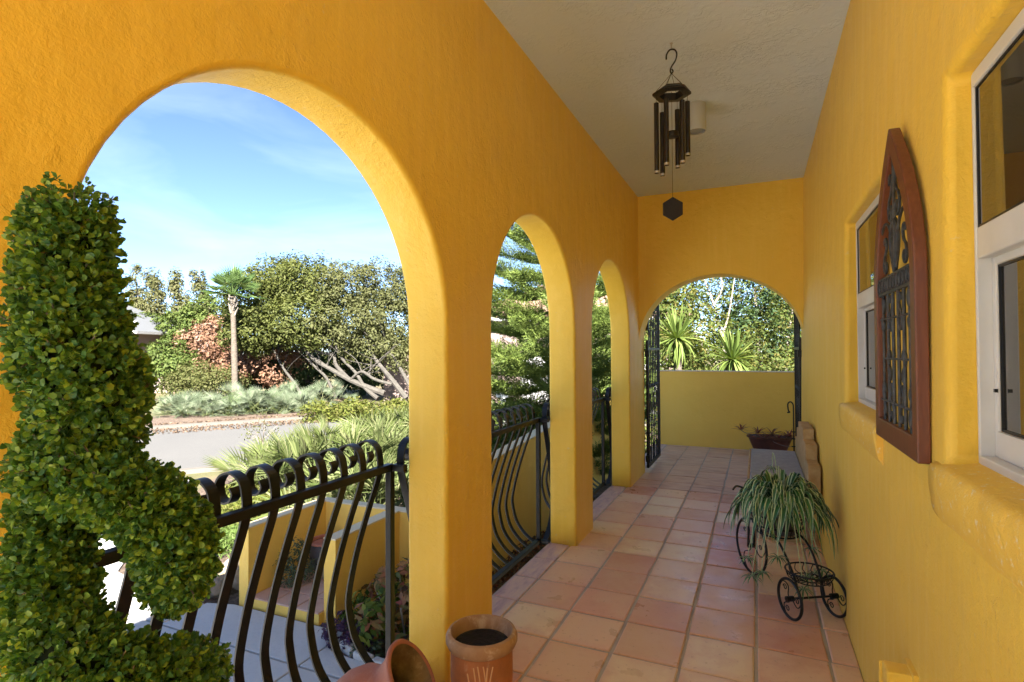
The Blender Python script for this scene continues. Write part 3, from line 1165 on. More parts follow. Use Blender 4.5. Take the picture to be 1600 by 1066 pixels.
def railing(a, b, label):
    r = thing("belly_railing", label, "railing", (-1.48, (a + b) / 2, 0), "bellied iron railings in the arches")
    h = (b - a) / 2
    MB().box((-0.016, -h, 0.877), (0.016, h, 0.909)).build("top_bar", M['iron'], r, bevel=0.003)
    MB().box((-0.022, -h, -0.006), (0.012, h, 0.020)).build("bottom_bar", M['iron'], r, bevel=0.003)
    n = 12
    for k in range(n):
        o = obj("baluster", bal_mesh, r, (0, h - 0.05 - 0.1135 * k, 0))
        o.rotation_euler = (0, 0, jit(0.02))
    for s in (1, -1):
        MB().box((-0.018, s * h - 0.015, 0.02), (0.012, s * h + 0.015, 0.877)).build("corner_post", M['iron'], r, bevel=0.003)
        MB().box((0.016, s * h - 0.015, 0.878), (0.079, s * h + 0.015, 0.908)).build("return_bar", M['iron'], r, bevel=0.003)
        MB().box((0.012, s * h - 0.013, -0.005), (0.079, s * h + 0.013, 0.019)).build("return_bar", M['iron'], r, bevel=0.003)
        o = obj("baluster", bal_mesh, r, (0.040, s * h, 0))
        o.rotation_euler = (0, 0, -s * PI / 2)
    return r


railing(0.62, 2.0, "black bellied iron railing with scroll tops in the nearest, widest arch")
railing(2.46, 3.79, "black bellied iron railing in the middle arch, with blue sheen on its bottom bar")
railing(4.27, 5.645, "black bellied iron railing in the narrow far arch beside the gate")

# ================================================================== CEILING LAMP, CHIME
cl = thing("ceiling_light", "grey cylinder light fixed to the porch ceiling behind the chime", "ceiling light", (-0.372, 4.0, 3.11))
MB().lathe([(0.066, 0.0), (0.066, -0.185), (0.062, -0.19), (0.060, -0.186)], 36).build("housing", M['lamp_grey'], cl, True)
MB().lathe([(0.0, -0.176), (0.059, -0.176), (0.0595, -0.182)], 36).build("lens", M['lamp_lens'], cl, True)

ch = thing("wind_chime", "dark bronze wind chime with hexagonal top hanging from ceiling hook", "wind chime", (-0.419, 3.13, 3.11))
MB().lathe([(0.004, 0.0), (0.009, -0.003), (0.0035, -0.008), (0.0035, -0.035), (0.001, -0.04)], 10).build("ceiling_screw", M['steel'], ch, True)
hk = [(0.0, -0.03), (0.022, -0.035), (0.028, -0.06), (0.012, -0.095), (0.0, -0.13), (0.0, -0.158), (-0.009, -0.168), (-0.006, -0.15), (0.004, -0.146)]
hk = [(-0.026, -0.092), (-0.024, -0.064), (-0.008, -0.040), (0.016, -0.040), (0.028, -0.062), (0.022, -0.098), (0.002, -0.132), (-0.006, -0.155), (0.0, -0.172), (0.008, -0.160), (0.002, -0.148)]
MB().tube(catmull([(x, x * 0.3, z) for x, z in hk], 5), 0.0042, 8).build("hook", M['iron'], ch, True)
zr = -0.285
hexo = [(0.105 * math.cos(PI / 3 * k + 0.3), 0.105 * math.sin(PI / 3 * k + 0.3)) for k in range(6)]
ring = MB()
V, F = [], []
for rr_, zz in ((1.0, zr - 0.008), (1.0, zr + 0.004), (0.62, zr + 0.03), (0.58, zr + 0.022), (0.62, zr - 0.012)):
    V += [(x * rr_, y * rr_, zz) for x, y in hexo]
for i in range(5):
    for k in range(6):
        l = (k + 1) % 6
        j = (i + 1) % 5
        F.append((i * 6 + k, i * 6 + l, j * 6 + l, j * 6 + k))
ring.add(V, F).build("top_ring", M['bronze'], ch)
st = MB()
for x, y in hexo:
    st.tube([(0, 0, -0.172), (x * 0.8, y * 0.8, zr + 0.018)], 0.0012, 5)
st.build("string", M['string'], ch)
tl = [0.30, 0.33, 0.36, 0.39, 0.36, 0.34]
for k in range(6):
    x, y = hexo[k][0] * 0.80, hexo[k][1] * 0.80
    top = zr - 0.05 - 0.012 * (k % 3)
    MB().tube([(x, y, zr), (x, y, top)], 0.0012, 5).build("string", M['string'], ch)
    t_ = MB().lathe([(0.0135, 0.0), (0.0135, -tl[k]), (0.011, -tl[k]), (0.011, -tl[k] + 0.03)], 16, (x, y, top)).build("chime_tube", M['bronze'], ch, True)
    MB().lathe([(0.0138, -tl[k] + 0.012), (0.0140, -tl[k] + 0.003), (0.0138, -tl[k] - 0.001)], 14, (x, y, top)).build("tube_end", M['steel'], t_, True)
MB().lathe([(0.0, -0.50), (0.034, -0.502), (0.036, -0.515), (0.034, -0.528), (0.0, -0.53)], 24).build("striker", M['bronze'], ch, True)
MB().tube([(0, 0, zr + 0.01), (0, 0, -0.865)], 0.0011, 5).build("string", M['string'], ch)
hx = [(0.062 * math.sin(PI / 3 * k), 0.066 * math.cos(PI / 3 * k)) for k in range(6)]
MB().prism(hx, -0.005, 0.005, lambda u, v, d: (u * 0.95 - d * 0.3, u * 0.3 + d * 0.95, -0.928 + v)).build("wind_sail", simple("dark_stained_wood", (0.014, 0.010, 0.008), 0.75), ch, bevel=0.002)

# ================================================================== GOTHIC PANEL ON THE WALL
PX0, PX1 = 0.378, 0.409
pn = thing("arched_wall_panel", "red brown pointed arch wooden panel with black iron scrollwork between windows", "wall panel", (0.0, 2.025, 1.10))


def lancet(hw, z0, sp, ap, n=16):
    L = [(-hw, z0)] + [(-hw, z0 + (sp - z0) * k / 4) for k in range(1, 4)]
    A = [(hw * (1 - (k / n) ** 1.9), sp + (ap - sp) * k / n) for k in range(n + 1)]
    left = [(-x, z) for x, z in A]
    rightp = [(x, z) for x, z in A[::-1]][1:]
    return L + left + rightp + [(hw, z0 + (sp - z0) * k / 4) for k in range(3, 0, -1)] + [(hw, z0)]


out_ = lancet(0.275, 0.0, 0.50, 0.985)
inn_ = lancet(0.225, 0.066, 0.50, 0.905)
bm = bmesh.new()
n = len(out_)
lay = {}
for d in (PX0, PX1):
    for nm, P in (('o', out_), ('i', inn_)):
        lay[nm, d] = [bm.verts.new((d, y, z)) for y, z in P]
for i in range(n):
    j = (i + 1) % n
    bm.faces.new((lay['o', PX0][i], lay['o', PX0][j], lay['i', PX0][j], lay['i', PX0][i]))
    bm.faces.new((lay['o', PX1][i], lay['i', PX1][i], lay['i', PX1][j], lay['o', PX1][j]))
    bm.faces.new((lay['o', PX0][i], lay['o', PX1][i], lay['o', PX1][j], lay['o', PX0][j]))
    bm.faces.new((lay['i', PX0][i], lay['i', PX0][j], lay['i', PX1][j], lay['i', PX1][i]))
bmesh.ops.recalc_face_normals(bm, faces=bm.faces)
me = bpy.data.meshes.new("frame")
bm.to_mesh(me)
bm.free()
me.materials.append(M['wood'])
o = obj("frame", me, pn)
bv = o.modifiers.new("bevel", 'BEVEL')
bv.width = 0.004
bv.segments = 2
bv.angle_limit = R(50)
XI = (PX0 + PX1) / 2 - 0.004


def ironwork(pts, nm="scroll", r=0.0045, k=4):
    return MB().tube([(XI, y, z) for y, z in catmull(pts, k)], r, 6).build(nm, M['iron_rough'], pn, True)


def cscroll(cy, cz, s, fy=1, fz=1, nm="scroll"):
    """S curl: spiral end, stem, opposite spiral"""
    base = [(0.12, 0.30), (0.02, 0.33), (-0.06, 0.22), (0.02, 0.06), (0.16, 0.06), (0.26, 0.22), (0.20, 0.46), (0.0, 0.60), (-0.10, 0.80), (0.0, 0.98), (0.14, 0.94), (0.12, 0.80)]
    return ironwork([(cy + fy * s * u, cz + fz * s * v) for u, v in base], nm)


MB().bar([(XI, -0.226, 0.508), (XI, 0.226, 0.508)], 0.060, 0.012, (0, 0, 1)).build("band", M['iron_rough'], pn, bevel=0.002)
bnd = MB()
for k in range(11):
    y = -0.20 + 0.04 * k
    bnd.tube([(XI - 0.008, y + 0.014 * math.cos(a), 0.508 + 0.02 * math.sin(a)) for a in [2 * PI * q / 10 for q in range(10)]], 0.003, 5, True)
bnd.build("band_ornament", M['iron_rough'], pn)
for k in range(6):
    y = -0.175 + 0.07 * k
    MB().tube([(XI, y, 0.066), (XI, y, 0.48)], 0.0052, 6).build("bar", M['iron_rough'], pn, True)
for sgn in (1, -1):
    for y0 in (0.055, 0.165):
        cscroll(sgn * y0, 0.355, 0.115, sgn, 1)
        cscroll(sgn * y0, 0.195, 0.115, sgn, -1)
    cscroll(sgn * 0.09, 0.30, 0.10, sgn, -1)
    ironwork([(sgn * a, b) for a, b in [(0.225, 0.58), (0.20, 0.66), (0.14, 0.71), (0.07, 0.69), (0.03, 0.62), (0.02, 0.55)]])
    cscroll(sgn * 0.12, 0.545, 0.12, sgn, 1)
    cscroll(sgn * 0.035, 0.70, 0.15, sgn, 1)
    ironwork([(sgn * a, b) for a, b in [(0.0, 0.54), (0.035, 0.60), (0.045, 0.66), (0.01, 0.70)]], "leaf_finial", 0.007)
MB().tube([(XI, 0, 0.53), (XI, 0, 0.90)], 0.0052, 6).build("bar", M['iron_rough'], pn, True)
MB().tube([(XI, -0.15, 0.27), (XI, 0.15, 0.27)], 0.004, 6).build("cross_tie", M['iron_rough'], pn, True)
MB().tube([(XI, -0.22, 0.40), (XI, 0.22, 0.40)], 0.004, 6).build("cross_tie", M['iron_rough'], pn, True)
MB().tube([(XI, -0.22, 0.13), (XI, 0.22, 0.13)], 0.004, 6).build("cross_tie", M['iron_rough'], pn, True)

# outlet cover low on the wall
ob = thing("outlet_cover", "yellow painted weatherproof outlet box low on the house wall", "outlet box", (0.40, 1.93, 0.36))
MB().box((-0.072, -0.035, 0.0), (-0.002, 0.035, 0.115)).build("box_body", M['yellow'], ob, bevel=0.005)
MB().box((-0.078, 0.042, 0.02), (-0.008, 0.050, 0.105)).build("flap", M['yellow'], ob, bevel=0.003)
MB().box((-0.012, -0.045, -0.012), (0.006, 0.056, 0.122)).build("back_plate", M['yellow'], ob, bevel=0.003)

# ================================================================== GATE LEAVES
def gate_leaf(x, label, flip):
    g = thing("gate_leaf", label, "gate", (x, 6.42, 0), "open iron gate leaves at the end arch")
    W, c, hw = 0.80, 0.80, 0.80

    def top(y):
        return 1.50 + 0.62 * math.sqrt(max(0.0, 1 - ((0.81 - y) / 0.81) ** 2))
    th = 0.028
    MB().box((-0.014, 0.0, 0.05), (0.014, 0.032, 1.52)).build("stile", M['iron'], g, bevel=0.003)
    MB().box((-0.014, W, 0.05), (0.014, W + 0.032, top(W) + 0.01)).build("stile", M['iron'], g, bevel=0.003)
    MB().box((-0.0135, 0.032, 0.05), (0.0135, W, 0.085)).build("bottom_rail", M['iron'], g, bevel=0.003)
    MB().box((-0.0135, 0.032, 1.40), (0.0135, W, 1.43)).build("cross_rail", M['iron'], g, bevel=0.003)
    MB().bar([(0, 0.02 + W * k / 14, top(0.02 + W * k / 14)) for k in range(15)], 0.027, 0.028, (1, 0, 0)).build("arched_rail", M['iron'], g)
    for k in range(1, 7):
        y = 0.016 + W * k / 7
        MB().tube([(0, y, 0.08), (0, y, top(y))], 0.0075, 6).build("bar", M['iron'], g, True)
        MB().lathe([(0.0, -.03), (0.014, -.012), (0.014, .012), (0.0, .03)], 8, (0, y, 0.98)).build("collar", M['iron_rough'], g, True)
    for k in range(3):
        y = 0.14 + 0.23 * k
        for zz, s in ((1.45, 1), (0.90, -1), (0.09, 1)):
            pts = [(y + 0.09 * u, zz + s * 0.2 * v) for u, v in [(0.1, .55), (-.2, .6), (-.3, .3), (0.1, .05), (.5, .1), (.8, .4), (.6, .8), (.2, .95), (0.1, .75)]]
            MB().tube([(0, a, b) for a, b in catmull(pts, 3)], 0.006, 5).build("scroll", M['iron_rough'], g, True)
    for z in (0.16, 1.36):
        MB().box((-0.03 if flip else -0.018, -0.04, z - 0.035), (0.018 if flip else 0.03, 0.0, z + 0.035)).build("hinge", M['iron'], g, bevel=0.004)
    return g


gate_leaf(-1.165, "black iron gate leaf swung open on the left side of end arch", False)
gate_leaf(0.405, "black iron gate leaf swung open on the right, behind the bench", True)

# ================================================================== BENCH
bn = thing("stone_bench", "small stone bench with grey seat and stepped tan back by wall", "bench", (0.16, 5.08, 0))
MB().box((-0.225, -0.73, 0.385), (0.150, 0.73, 0.45)).build("seat", M['bench_seat'], bn, bevel=0.008)
MB().box((-0.245, -0.745, 0.372), (-0.2255, 0.745, 0.445)).build("seat_edge", M['bench_stone'], bn, bevel=0.006)
bp = [(-0.72, 0.30), (0.72, 0.30), (0.72, 0.59), (0.502, 0.595), (0.498, 0.705), (0.262, 0.71), (0.258, 0.785), (-0.258, 0.785), (-0.262, 0.71), (-0.498, 0.705), (-0.502, 0.595), (-0.72, 0.59)]
MB().prism(bp, 0.152, 0.230, lambda u, v, d: (d, u, v)).build("backrest", M['bench_stone'], bn, bevel=0.006)
for s in (-1, 1):
    MB().prism([(-0.16, 0.0), (0.15, 0.0), (0.13, 0.10), (0.12, 0.28), (0.15, 0.371), (-0.18, 0.371), (-0.13, 0.28), (-0.12, 0.10)], s * 0.52 - 0.06, s * 0.52 + 0.06, lambda u, v, d: (u, d, v)).build("leg", M['bench_stone'], bn, bevel=0.006)

# ================================================================== TRICYCLE PLANTER
tr = thing("tricycle_planter", "black wire tricycle plant stand with small ring basket on rear axle", "plant stand", (0.245, 3.285, 0.0), rz=math.atan2(0.857, -0.515))
# local +X runs forward to the big wheel, +Y is left
def wheel(c, r, name="wheel", lean=0.0):
    cx, cy, cz = c
    w = MB().tube([(cx + r * math.cos(a), cy + lean * math.sin(a) * r, cz + r * math.sin(a)) for a in [2 * PI * k / 40 for k in range(40)]], 0.0075, 8, True)
    w.tube([(cx, cy - 0.02, cz), (cx, cy + 0.02, cz)], 0.014, 10)
    w = w.build(name, M['iron'], tr, True)
    for k in range(3):
        a0 = 2 * PI * k / 3 + 0.5
        pts = []
        for t in np.linspace(0, 1, 12):
            rr_ = r * (0.05 + 0.93 * t)
            aa = a0 + 0.9 * math.sin(t * PI * 0.9)
            pts.append((cx + rr_ * math.cos(aa), cy, cz + rr_ * math.sin(aa)))
        m = MB().tube(pts, 0.0032, 5)
        q = (cx + 0.62 * r * math.cos(a0 + 0.35), cy, cz + 0.62 * r * math.sin(a0 + 0.35))
        m.tube([(q[0] + 0.016 * (1 - t * .6) * math.cos(7 * t), cy, q[2] + 0.016 * (1 - t * .6) * math.sin(7 * t)) for t in np.linspace(0, 1, 14)], 0.0028, 5)
        m.build("spoke", M['iron'], w, True)
    return w


wheel((0, 0.125, 0.105), 0.098)
wheel((0, -0.125, 0.105), 0.098)
wheel((0.575, 0.0, 0.175), 0.168)
MB().tube([(0, -0.15, 0.105), (0, 0.15, 0.105)], 0.006, 8).build("axle", M['iron'], tr, True)
MB().tube(catmull([(0.0, 0.07, 0.105), (0.05, 0.075, 0.22), (0.16, 0.08, 0.34), (0.34, 0.06, 0.38), (0.50, 0.03, 0.40), (0.56, 0.02, 0.36), (0.575, 0.02, 0.175)], 5), 0.0065, 8).build("frame_tube", M['iron'], tr, True)
MB().tube(catmull([(0.0, -0.07, 0.105), (0.05, -0.075, 0.22), (0.16, -0.08, 0.34), (0.34, -0.06, 0.38), (0.50, -0.03, 0.40), (0.56, -0.02, 0.36), (0.575, -0.02, 0.175)], 5), 0.0065, 8).build("frame_tube", M['iron'], tr, True)
MB().tube(catmull([(0.55, 0.0, 0.38), (0.60, 0.0, 0.50), (0.57, 0.09, 0.55), (0.53, 0.14, 0.54)], 5), 0.006, 8).build("handlebar", M['iron'], tr, True)
rb = MB()
for rr_, zz in ((0.115, 0.235), (0.085, 0.19), (0.03, 0.185)):
    rb.tube([(0.02 + rr_ * math.cos(a), rr_ * math.sin(a), zz) for a in [2 * PI * k / 36 for k in range(36)]], 0.0045 if rr_ > .1 else .003, 6, True)
for k in range(16):
    a = 2 * PI * k / 16
    rb.tube(catmull([(0.02 + 0.115 * math.cos(a), 0.115 * math.sin(a), 0.235), (0.02 + 0.105 * math.cos(a + .1), 0.105 * math.sin(a + .1), 0.205), (0.02 + 0.085 * math.cos(a), 0.085 * math.sin(a), 0.19), (0.02 + 0.03 * math.cos(a + .15), 0.03 * math.sin(a + .15), 0.185)], 3), 0.0026, 5)
rb.build("ring_basket", M['iron'], tr, True)
mbk = MB()
for rr_, zz in ((0.15, 0.46), (0.135, 0.40), (0.11, 0.35)):
    mbk.tube([(0.29 + rr_ * math.cos(a), rr_ * math.sin(a), zz) for a in [2 * PI * k / 36 for k in range(36)]], 0.005, 6, True)
for k in range(14):
    a = 2 * PI * k / 14
    mbk.tube([(0.29 + 0.15 * math.cos(a), 0.15 * math.sin(a), 0.46), (0.29 + 0.11 * math.cos(a), 0.11 * math.sin(a), 0.35), (0.29, 0, 0.345)], 0.0028, 5)
mbk.build("plant_basket", M['iron'], tr, True)

# spider plant sitting in the basket
sp_c = Vector((0.245 - 0.515 * 0.27, 3.285 + 0.857 * 0.27, 0.355))
sp = thing("spider_plant", "green and white spider plant spilling from the black tricycle stand", "potted plant", sp_c)
MB().lathe([(0.075, 0.0), (0.105, 0.10), (0.110, 0.105), (0.100, 0.098), (0.0, 0.092)], 24).build("nursery_pot", M['blackpot'], sp, True)


def strap(path, w, name, parent, mat):
    P = [Vector(p) for p in path]
    n = len(P)
    V, F, UV = [], [], []
    for i, p in enumerate(P):
        t = i / (n - 1)
        tg = (P[min(i + 1, n - 1)] - P[max(i - 1, 0)]).normalized()
        sd = tg.cross(Vector((0, 0, 1)))
        if sd.length < 1e-3:
            sd = Vector((1, 0, 0))
        sd.normalize()
        up = sd.cross(tg)
        ww = w * (0.7 + 0.6 * t if t < 0.5 else max(0.03, (1 - t) / 0.5) ** 0.75)
        for k, q in ((-1, 0.0), (0, 0.5), (1, 1.0)):
            V.append(p + sd * (k * ww / 2) + up * (abs(k) * ww * 0.28))
            UV.append((q, t))
    for i in range(n - 1):
        for k in (0, 1):
            F.append((i * 3 + k, i * 3 + k + 1, i * 3 + 4 + k, i * 3 + 3 + k))
    return obj(name, mesh_from(name, V, F, mat, True, UV), parent)


def arch_leaf(a, reach, rise, drop, w, base=(0, 0, 0.10), twist=0.0):
    d = Vector((math.cos(a), math.sin(a), 0))
    sdv = Vector((-d.y, d.x, 0))
    pts = []
    for t in np.linspace(0, 1, 9):
        r = reach * (1 - (1 - t) ** 1.9)
        z = rise * math.sin(min(1, t * 1.7) * PI / 2) * (1 - 0.25 * t) - drop * max(0, t - 0.25) ** 2 / 0.5625
        pts.append(Vector(base) + d * r + sdv * (twist * t * t * reach) + Vector((0, 0, z)))
    return pts


rs = random.Random(3)
for k in range(250):
    a = k * 2.39996
    q = (k + 0.5) / 250
    reach = 0.09 + 0.165 * q ** 0.6 * rs.uniform(0.75, 1.12)
    rise = 0.26 - 0.16 * q + rs.uniform(-.03, .03)
    drop = 0.05 + 0.17 * q * rs.uniform(0.5, 1.35)
    strap(arch_leaf(a + rs.uniform(-.3, .3), reach, rise, drop, 0.016, (0.03 * math.cos(a), 0.03 * math.sin(a), 0.10), rs.uniform(-.35, .35)), rs.uniform(0.022, 0.033), "leaf", sp, M['spider'])
baby = [(-0.17, -0.12, -0.13), (-0.10, -0.20, -0.17), (0.12, -0.17, -0.17), (0.20, -0.10, -0.15), (0.17, 0.10, -0.10), (-0.02, -0.25, -0.06), (0.22, 0.16, 0.10), (-0.03, 0.34, 0.30), (0.0, 0.20, 0.24), (0.10, -0.22, -0.22), (-0.15, -0.17, -0.21), (0.17, -0.02, -0.20)]
for bx, by, bz in baby:
    pl = MB().tube(catmull([(0, 0, 0.12), (bx * 0.45, by * 0.45, 0.20 + max(0, bz) * 0.5), (bx * 0.9, by * 0.9, bz + 0.10), (bx, by, bz)], 5), 0.0022, 5).build("plantlet", M['spider'], sp, True)
    for k in range(13):
        a = k * 2.4 + bx * 9
        P = [Vector((bx, by, bz)) + Vector((math.cos(a), math.sin(a), 0)) * (0.062 * t * rs.uniform(.9, 1.1)) + Vector((0, 0, (0.045 - 0.004 * k) * t - 0.05 * t * t)) for t in np.linspace(0, 1, 5)]
        strap(P, 0.010, "leaf", pl, M['spider'])

# ================================================================== POTS
p1 = thing("terracotta_pot", "upright terracotta pot with incised leaf lines and dark soil by post", "flower pot", (-0.935, 1.81, 0.004))
MB().lathe([(0.085, 0.0), (0.095, 0.01), (0.108, 0.10), (0.114, 0.20), (0.113, 0.285), (0.110, 0.30), (0.106, 0.30), (0.100, 0.20), (0.0, 0.19)], 40).build("body", M['terra'], p1, True)
MB().lathe([(0.111, 0.290), (0.124, 0.296), (0.131, 0.310), (0.131, 0.324), (0.124, 0.337), (0.114, 0.340), (0.108, 0.330), (0.103, 0.300), (0.101, 0.255), (0.108, 0.285)], 44).build("rim", M['terra_rim'], p1, True)
MB().lathe([(0.1045, 0.296), (0.08, 0.302), (0.04, 0.295), (0.0, 0.299)], 28).build("soil", M['soil'], p1, True)
# incised fronds on the side that faces the porch
for k, (a, zs0, zs1, bend) in enumerate([(-1.35, 0.27, 0.18, .10), (-1.22, 0.275, 0.15, .14), (-1.05, 0.275, 0.19, .10), (-0.92, 0.27, 0.19, -.05), (-0.75, 0.27, 0.14, -.2), (-1.15, 0.20, 0.20, .45), (-1.55, 0.25, 0.17, .12), (-1.68, 0.22, 0.14, .12), (-0.95, 0.17, 0.06, -.3), (-1.3, 0.14, 0.05, .2), (-1.7, 0.12, 0.04, .1)]):
    pts = []
    for t in np.linspace(0, 1, 8):
        aa = a + bend * t * (1 + 0.6 * (1 - t))
        z = zs0 + (zs1 - zs0) * t + (0.012 * math.sin(t * PI) if zs0 == zs1 else 0)
        rr_ = np.interp(z, [0.01, 0.10, 0.20, 0.285], [0.095, 0.108, 0.114, 0.113]) + 0.0002
        pts.append((rr_ * math.cos(aa), rr_ * math.sin(aa), z))
    MB().tube(pts, 0.0027, 5).build("incised_line", M['scratch'], p1, True)

p1.scale = (1, 1, 1.11)
p2 = thing("terracotta_jar", "pinkish terracotta jar lying tipped over with its open mouth showing", "flower pot", (-1.285, 1.56, 0.14))
axis = Vector((0.78, 0.22, 0.58)).normalized()
mt = axis.to_track_quat('Z', 'Y').to_matrix().to_4x4()
jb = MB().lathe([(0.0, -0.12), (0.075, -0.12), (0.10, -0.09), (0.128, -0.03), (0.135, 0.03), (0.122, 0.09), (0.098, 0.125), (0.090, 0.145), (0.098, 0.18), (0.118, 0.215), (0.128, 0.225), (0.131, 0.235), (0.124, 0.242), (0.113, 0.236)], 44).xf(mt).build("body", M['terra_pink'], p2, True, angle=80)
MB().lathe([(0.1128, 0.2355), (0.104, 0.215), (0.085, 0.17), (0.083, 0.145), (0.09, 0.12), (0.11, 0.08), (0.10, 0.0), (0.0, -0.05)], 36).xf(mt).build("inside", M['terra_brown'], p2, True, angle=80)

# bowl on the far landing, with bromeliads
bw = thing("oval_bowl_planter", "ribbed dark brown bowl planter on the landing by low wall", "planter", (0.135, 8.12, 0.005))
bv_ = MB().lathe([(0.0, 0.0), (0.16, 0.0), (0.19, 0.03), (0.265, 0.215), (0.285, 0.225), (0.288, 0.245), (0.27, 0.247), (0.25, 0.22), (0.0, 0.205)], 40)
bv_.V = [(x * (1 + 0.012 * math.cos(20 * math.atan2(y, x)) * (0.03 < z < 0.21)), y * 0.62, z) for x, y, z in bv_.V]
bv_.build("bowl", M['darkpot'], bw, True)
bpn = thing("bromeliad_cluster", "small reddish bromeliads and dry stems growing in the brown bowl", "plant", (0.135, 8.12, 0.215))
bl = blade_mesh("leaf", 0.17, 0.026, 0.5, M['succulent'], 4)
for cx_, cy_, cz_, s_ in [(-0.35, -0.05, 0.10, 1.0), (-0.14, 0.0, 0.06, 1.0), (0.03, -0.05, 0.06, 1.05), (0.20, 0.02, 0.03, 1.0), (0.10, -0.1, 0.02, .8), (-0.05, -0.1, 0.02, .8), (0.24, -0.06, 0.05, .8)]:
    for k in range(13):
        a = k * 2.4 + cx_ * 5
        e = 0.15 + 1.0 * (1 - k / 13)
        o = obj("leaf", bl, bpn)
        o.matrix_local = dirmat((cx_, cy_, cz_), (math.cos(a) * math.cos(e), math.sin(a) * math.cos(e), math.sin(e)), 0, s_ * rs.uniform(.7, 1.05))
MB().tube(catmull([(-0.1, 0, 0.0), (-0.22, -0.03, 0.05), (-0.30, -0.05, 0.07), (-0.35, -0.05, 0.10)], 4), 0.004, 5).tube(catmull([(0.02, -0.1, 0.0), (0.06, -0.2, -0.02), (0.15, -0.2, -0.05), (0.24, -0.2, -0.06)], 4), 0.004, 5).build("stem", M['twig'], bpn, True)
sk = thing("iron_garden_stake", "thin black iron stake with curled top standing beside the bowl", "garden stake", (0.418, 8.05, 0))
MB().tube(catmull([(0, 0, 0), (0, 0, 0.35), (0, 0, 0.62), (-0.005, 0, 0.69), (-0.035, 0, 0.72), (-0.065, 0, 0.69), (-0.06, 0, 0.61), (-0.045, 0, 0.585), (-0.075, 0, 0.58)], 5), 0.009, 8).build("shaft", M['iron'], sk, True)
for z in (0.14, 0.24, 0.33):
    MB().tube([(-0.03, 0, z), (0.07, 0, z)], 0.008, 6).build("cross_bar", M['iron'], sk, True)
MB().tube([(0.05, 0, 0.0), (0.05, 0, 0.36)], 0.008, 6).build("side_bar", M['iron'], sk, True)

# ================================================================== SPIRAL TOPIARY
tp = thing("spiral_topiary", "artificial boxwood spiral topiary close to camera at left", "topiary", (-0.90, 0.50, 0.0))
fwd = np.array([-0.4075, 0.913, 0.0])
rgt = np.array([0.913, 0.4075, 0.0])


def tpt(s, z, d):
    return rgt * s + fwd * d + np.array([0, 0, z])


# axis passes through local (0,0); strands described as (sideways, height, depth, radius)
strand = [(-0.045, 1.605, 0.0, .066), (-0.042, 1.54, -0.01, .070), (-0.032, 1.475, -0.02, .076), (-0.018, 1.42, -0.03, .083), (0.0, 1.37, -0.03, .086), (0.006, 1.325, -0.02, .084), (-0.012, 1.275, 0.0, .074),
          (-0.055, 1.235, -0.02, .062), (0.0, 1.232, -0.05, .058), (0.055, 1.215, -0.045, .058), (0.095, 1.175, -0.02, .060), (0.112, 1.12, 0.0, .060), (0.108, 1.07, 0.02, .058), (0.085, 1.03, 0.05, .046),
          (-0.068, 1.19, 0.01, .058), (-0.064, 1.13, 0.0, .060), (-0.060, 1.075, -0.01, .062), (-0.040, 1.02, -0.035, .066), (0.0, 0.98, -0.055, .070), (0.05, 0.945, -0.05, .072), (0.098, 0.905, 0.0, .072), (0.09, 0.86, 0.07, .08), (0.03, 0.82, 0.11, .085), (-0.10, 0.77, 0.06, .09), (-0.14, 0.73, -0.03, .09), (-0.05, 0.69, -0.12, .095), (0.08, 0.66, -0.11, .095), (0.17, 0.62, 0.0, .095), (0.08, 0.55, 0.13, .095), (-0.10, 0.50, 0.12, .095), (-0.17, 0.45, -0.03, .1), (-0.04, 0.40, -0.15, .1), (0.13, 0.36, -0.10, .1)]
P_, N_ = [], []
ctr = np.array([np.append(tpt(s, z, d), r) for s, z, d, r in strand])
dense = []
for i in range(len(ctr) - 1):
    if np.linalg.norm(ctr[i + 1, :3] - ctr[i, :3]) > 0.19:
        continue
    for t in np.linspace(0, 1, 6, endpoint=False):
        dense.append(ctr[i] * (1 - t) + ctr[i + 1] * t)
dense = np.array(dense)
dense[:, 3] *= 0.82
NC = 22000
k = rng.integers(0, len(dense), NC)
dc = unit(rng.normal(size=(NC, 3)))
Pc = dense[k, :3] + dc * dense[k, 3:4] * (0.70 + 0.38 * rng.random((NC, 1)))
keep = np.ones(NC, bool)
for i0 in range(0, NC, 2000):
    D = np.linalg.norm(Pc[i0:i0 + 2000, None, :] - dense[None, :, :3], axis=2) / dense[None, :, 3]
    keep[i0:i0 + 2000] = D.min(1) > 0.66
Pc, dc = Pc[keep], dc[keep]
# each sprig is a rosette of 6 leaves round a short stem
sa_ = unit(dc + rng.normal(size=Pc.shape) * 0.45 + np.array([0, 0, 0.25]))
t1 = unit(np.cross(sa_, rng.normal(size=Pc.shape)))
t2 = np.cross(sa_, t1)
PL, AL, NLv, DL = [], [], [], []
for q in range(6):
    ph = q * 2.4 + rng.random((len(Pc), 1)) * 0.8
    lift = 0.25 + 0.75 * (q / 5.0)
    out_v = t1 * np.cos(ph) + t2 * np.sin(ph)
    a_ = unit(out_v * (1.15 - lift) + sa_ * lift)
    PL.append(Pc + a_ * 0.006 + sa_ * (0.010 * q / 5.0 - 0.004))
    AL.append(a_)
    NLv.append(unit(sa_ * (1.15 - lift) - out_v * lift + rng.normal(size=Pc.shape) * 0.25))
    DL.append(dc)
Pt, Aa, Nn, dv = (np.concatenate(x) for x in (PL, AL, NLv, DL))
sz = 0.0108 * (0.65 + 0.6 * rng.random(len(Pt)))
camloc = np.array([0.90, -0.50, 1.40])
toc = unit(camloc - Pt)
score = np.sum(toc * dv, 1) * (Pt[:, 2] > 0.92) * (0.5 + rng.random(len(Pt)))
first = np.argsort(-score)[:290]
msk = np.ones(len(Pt), bool)
msk[first] = False
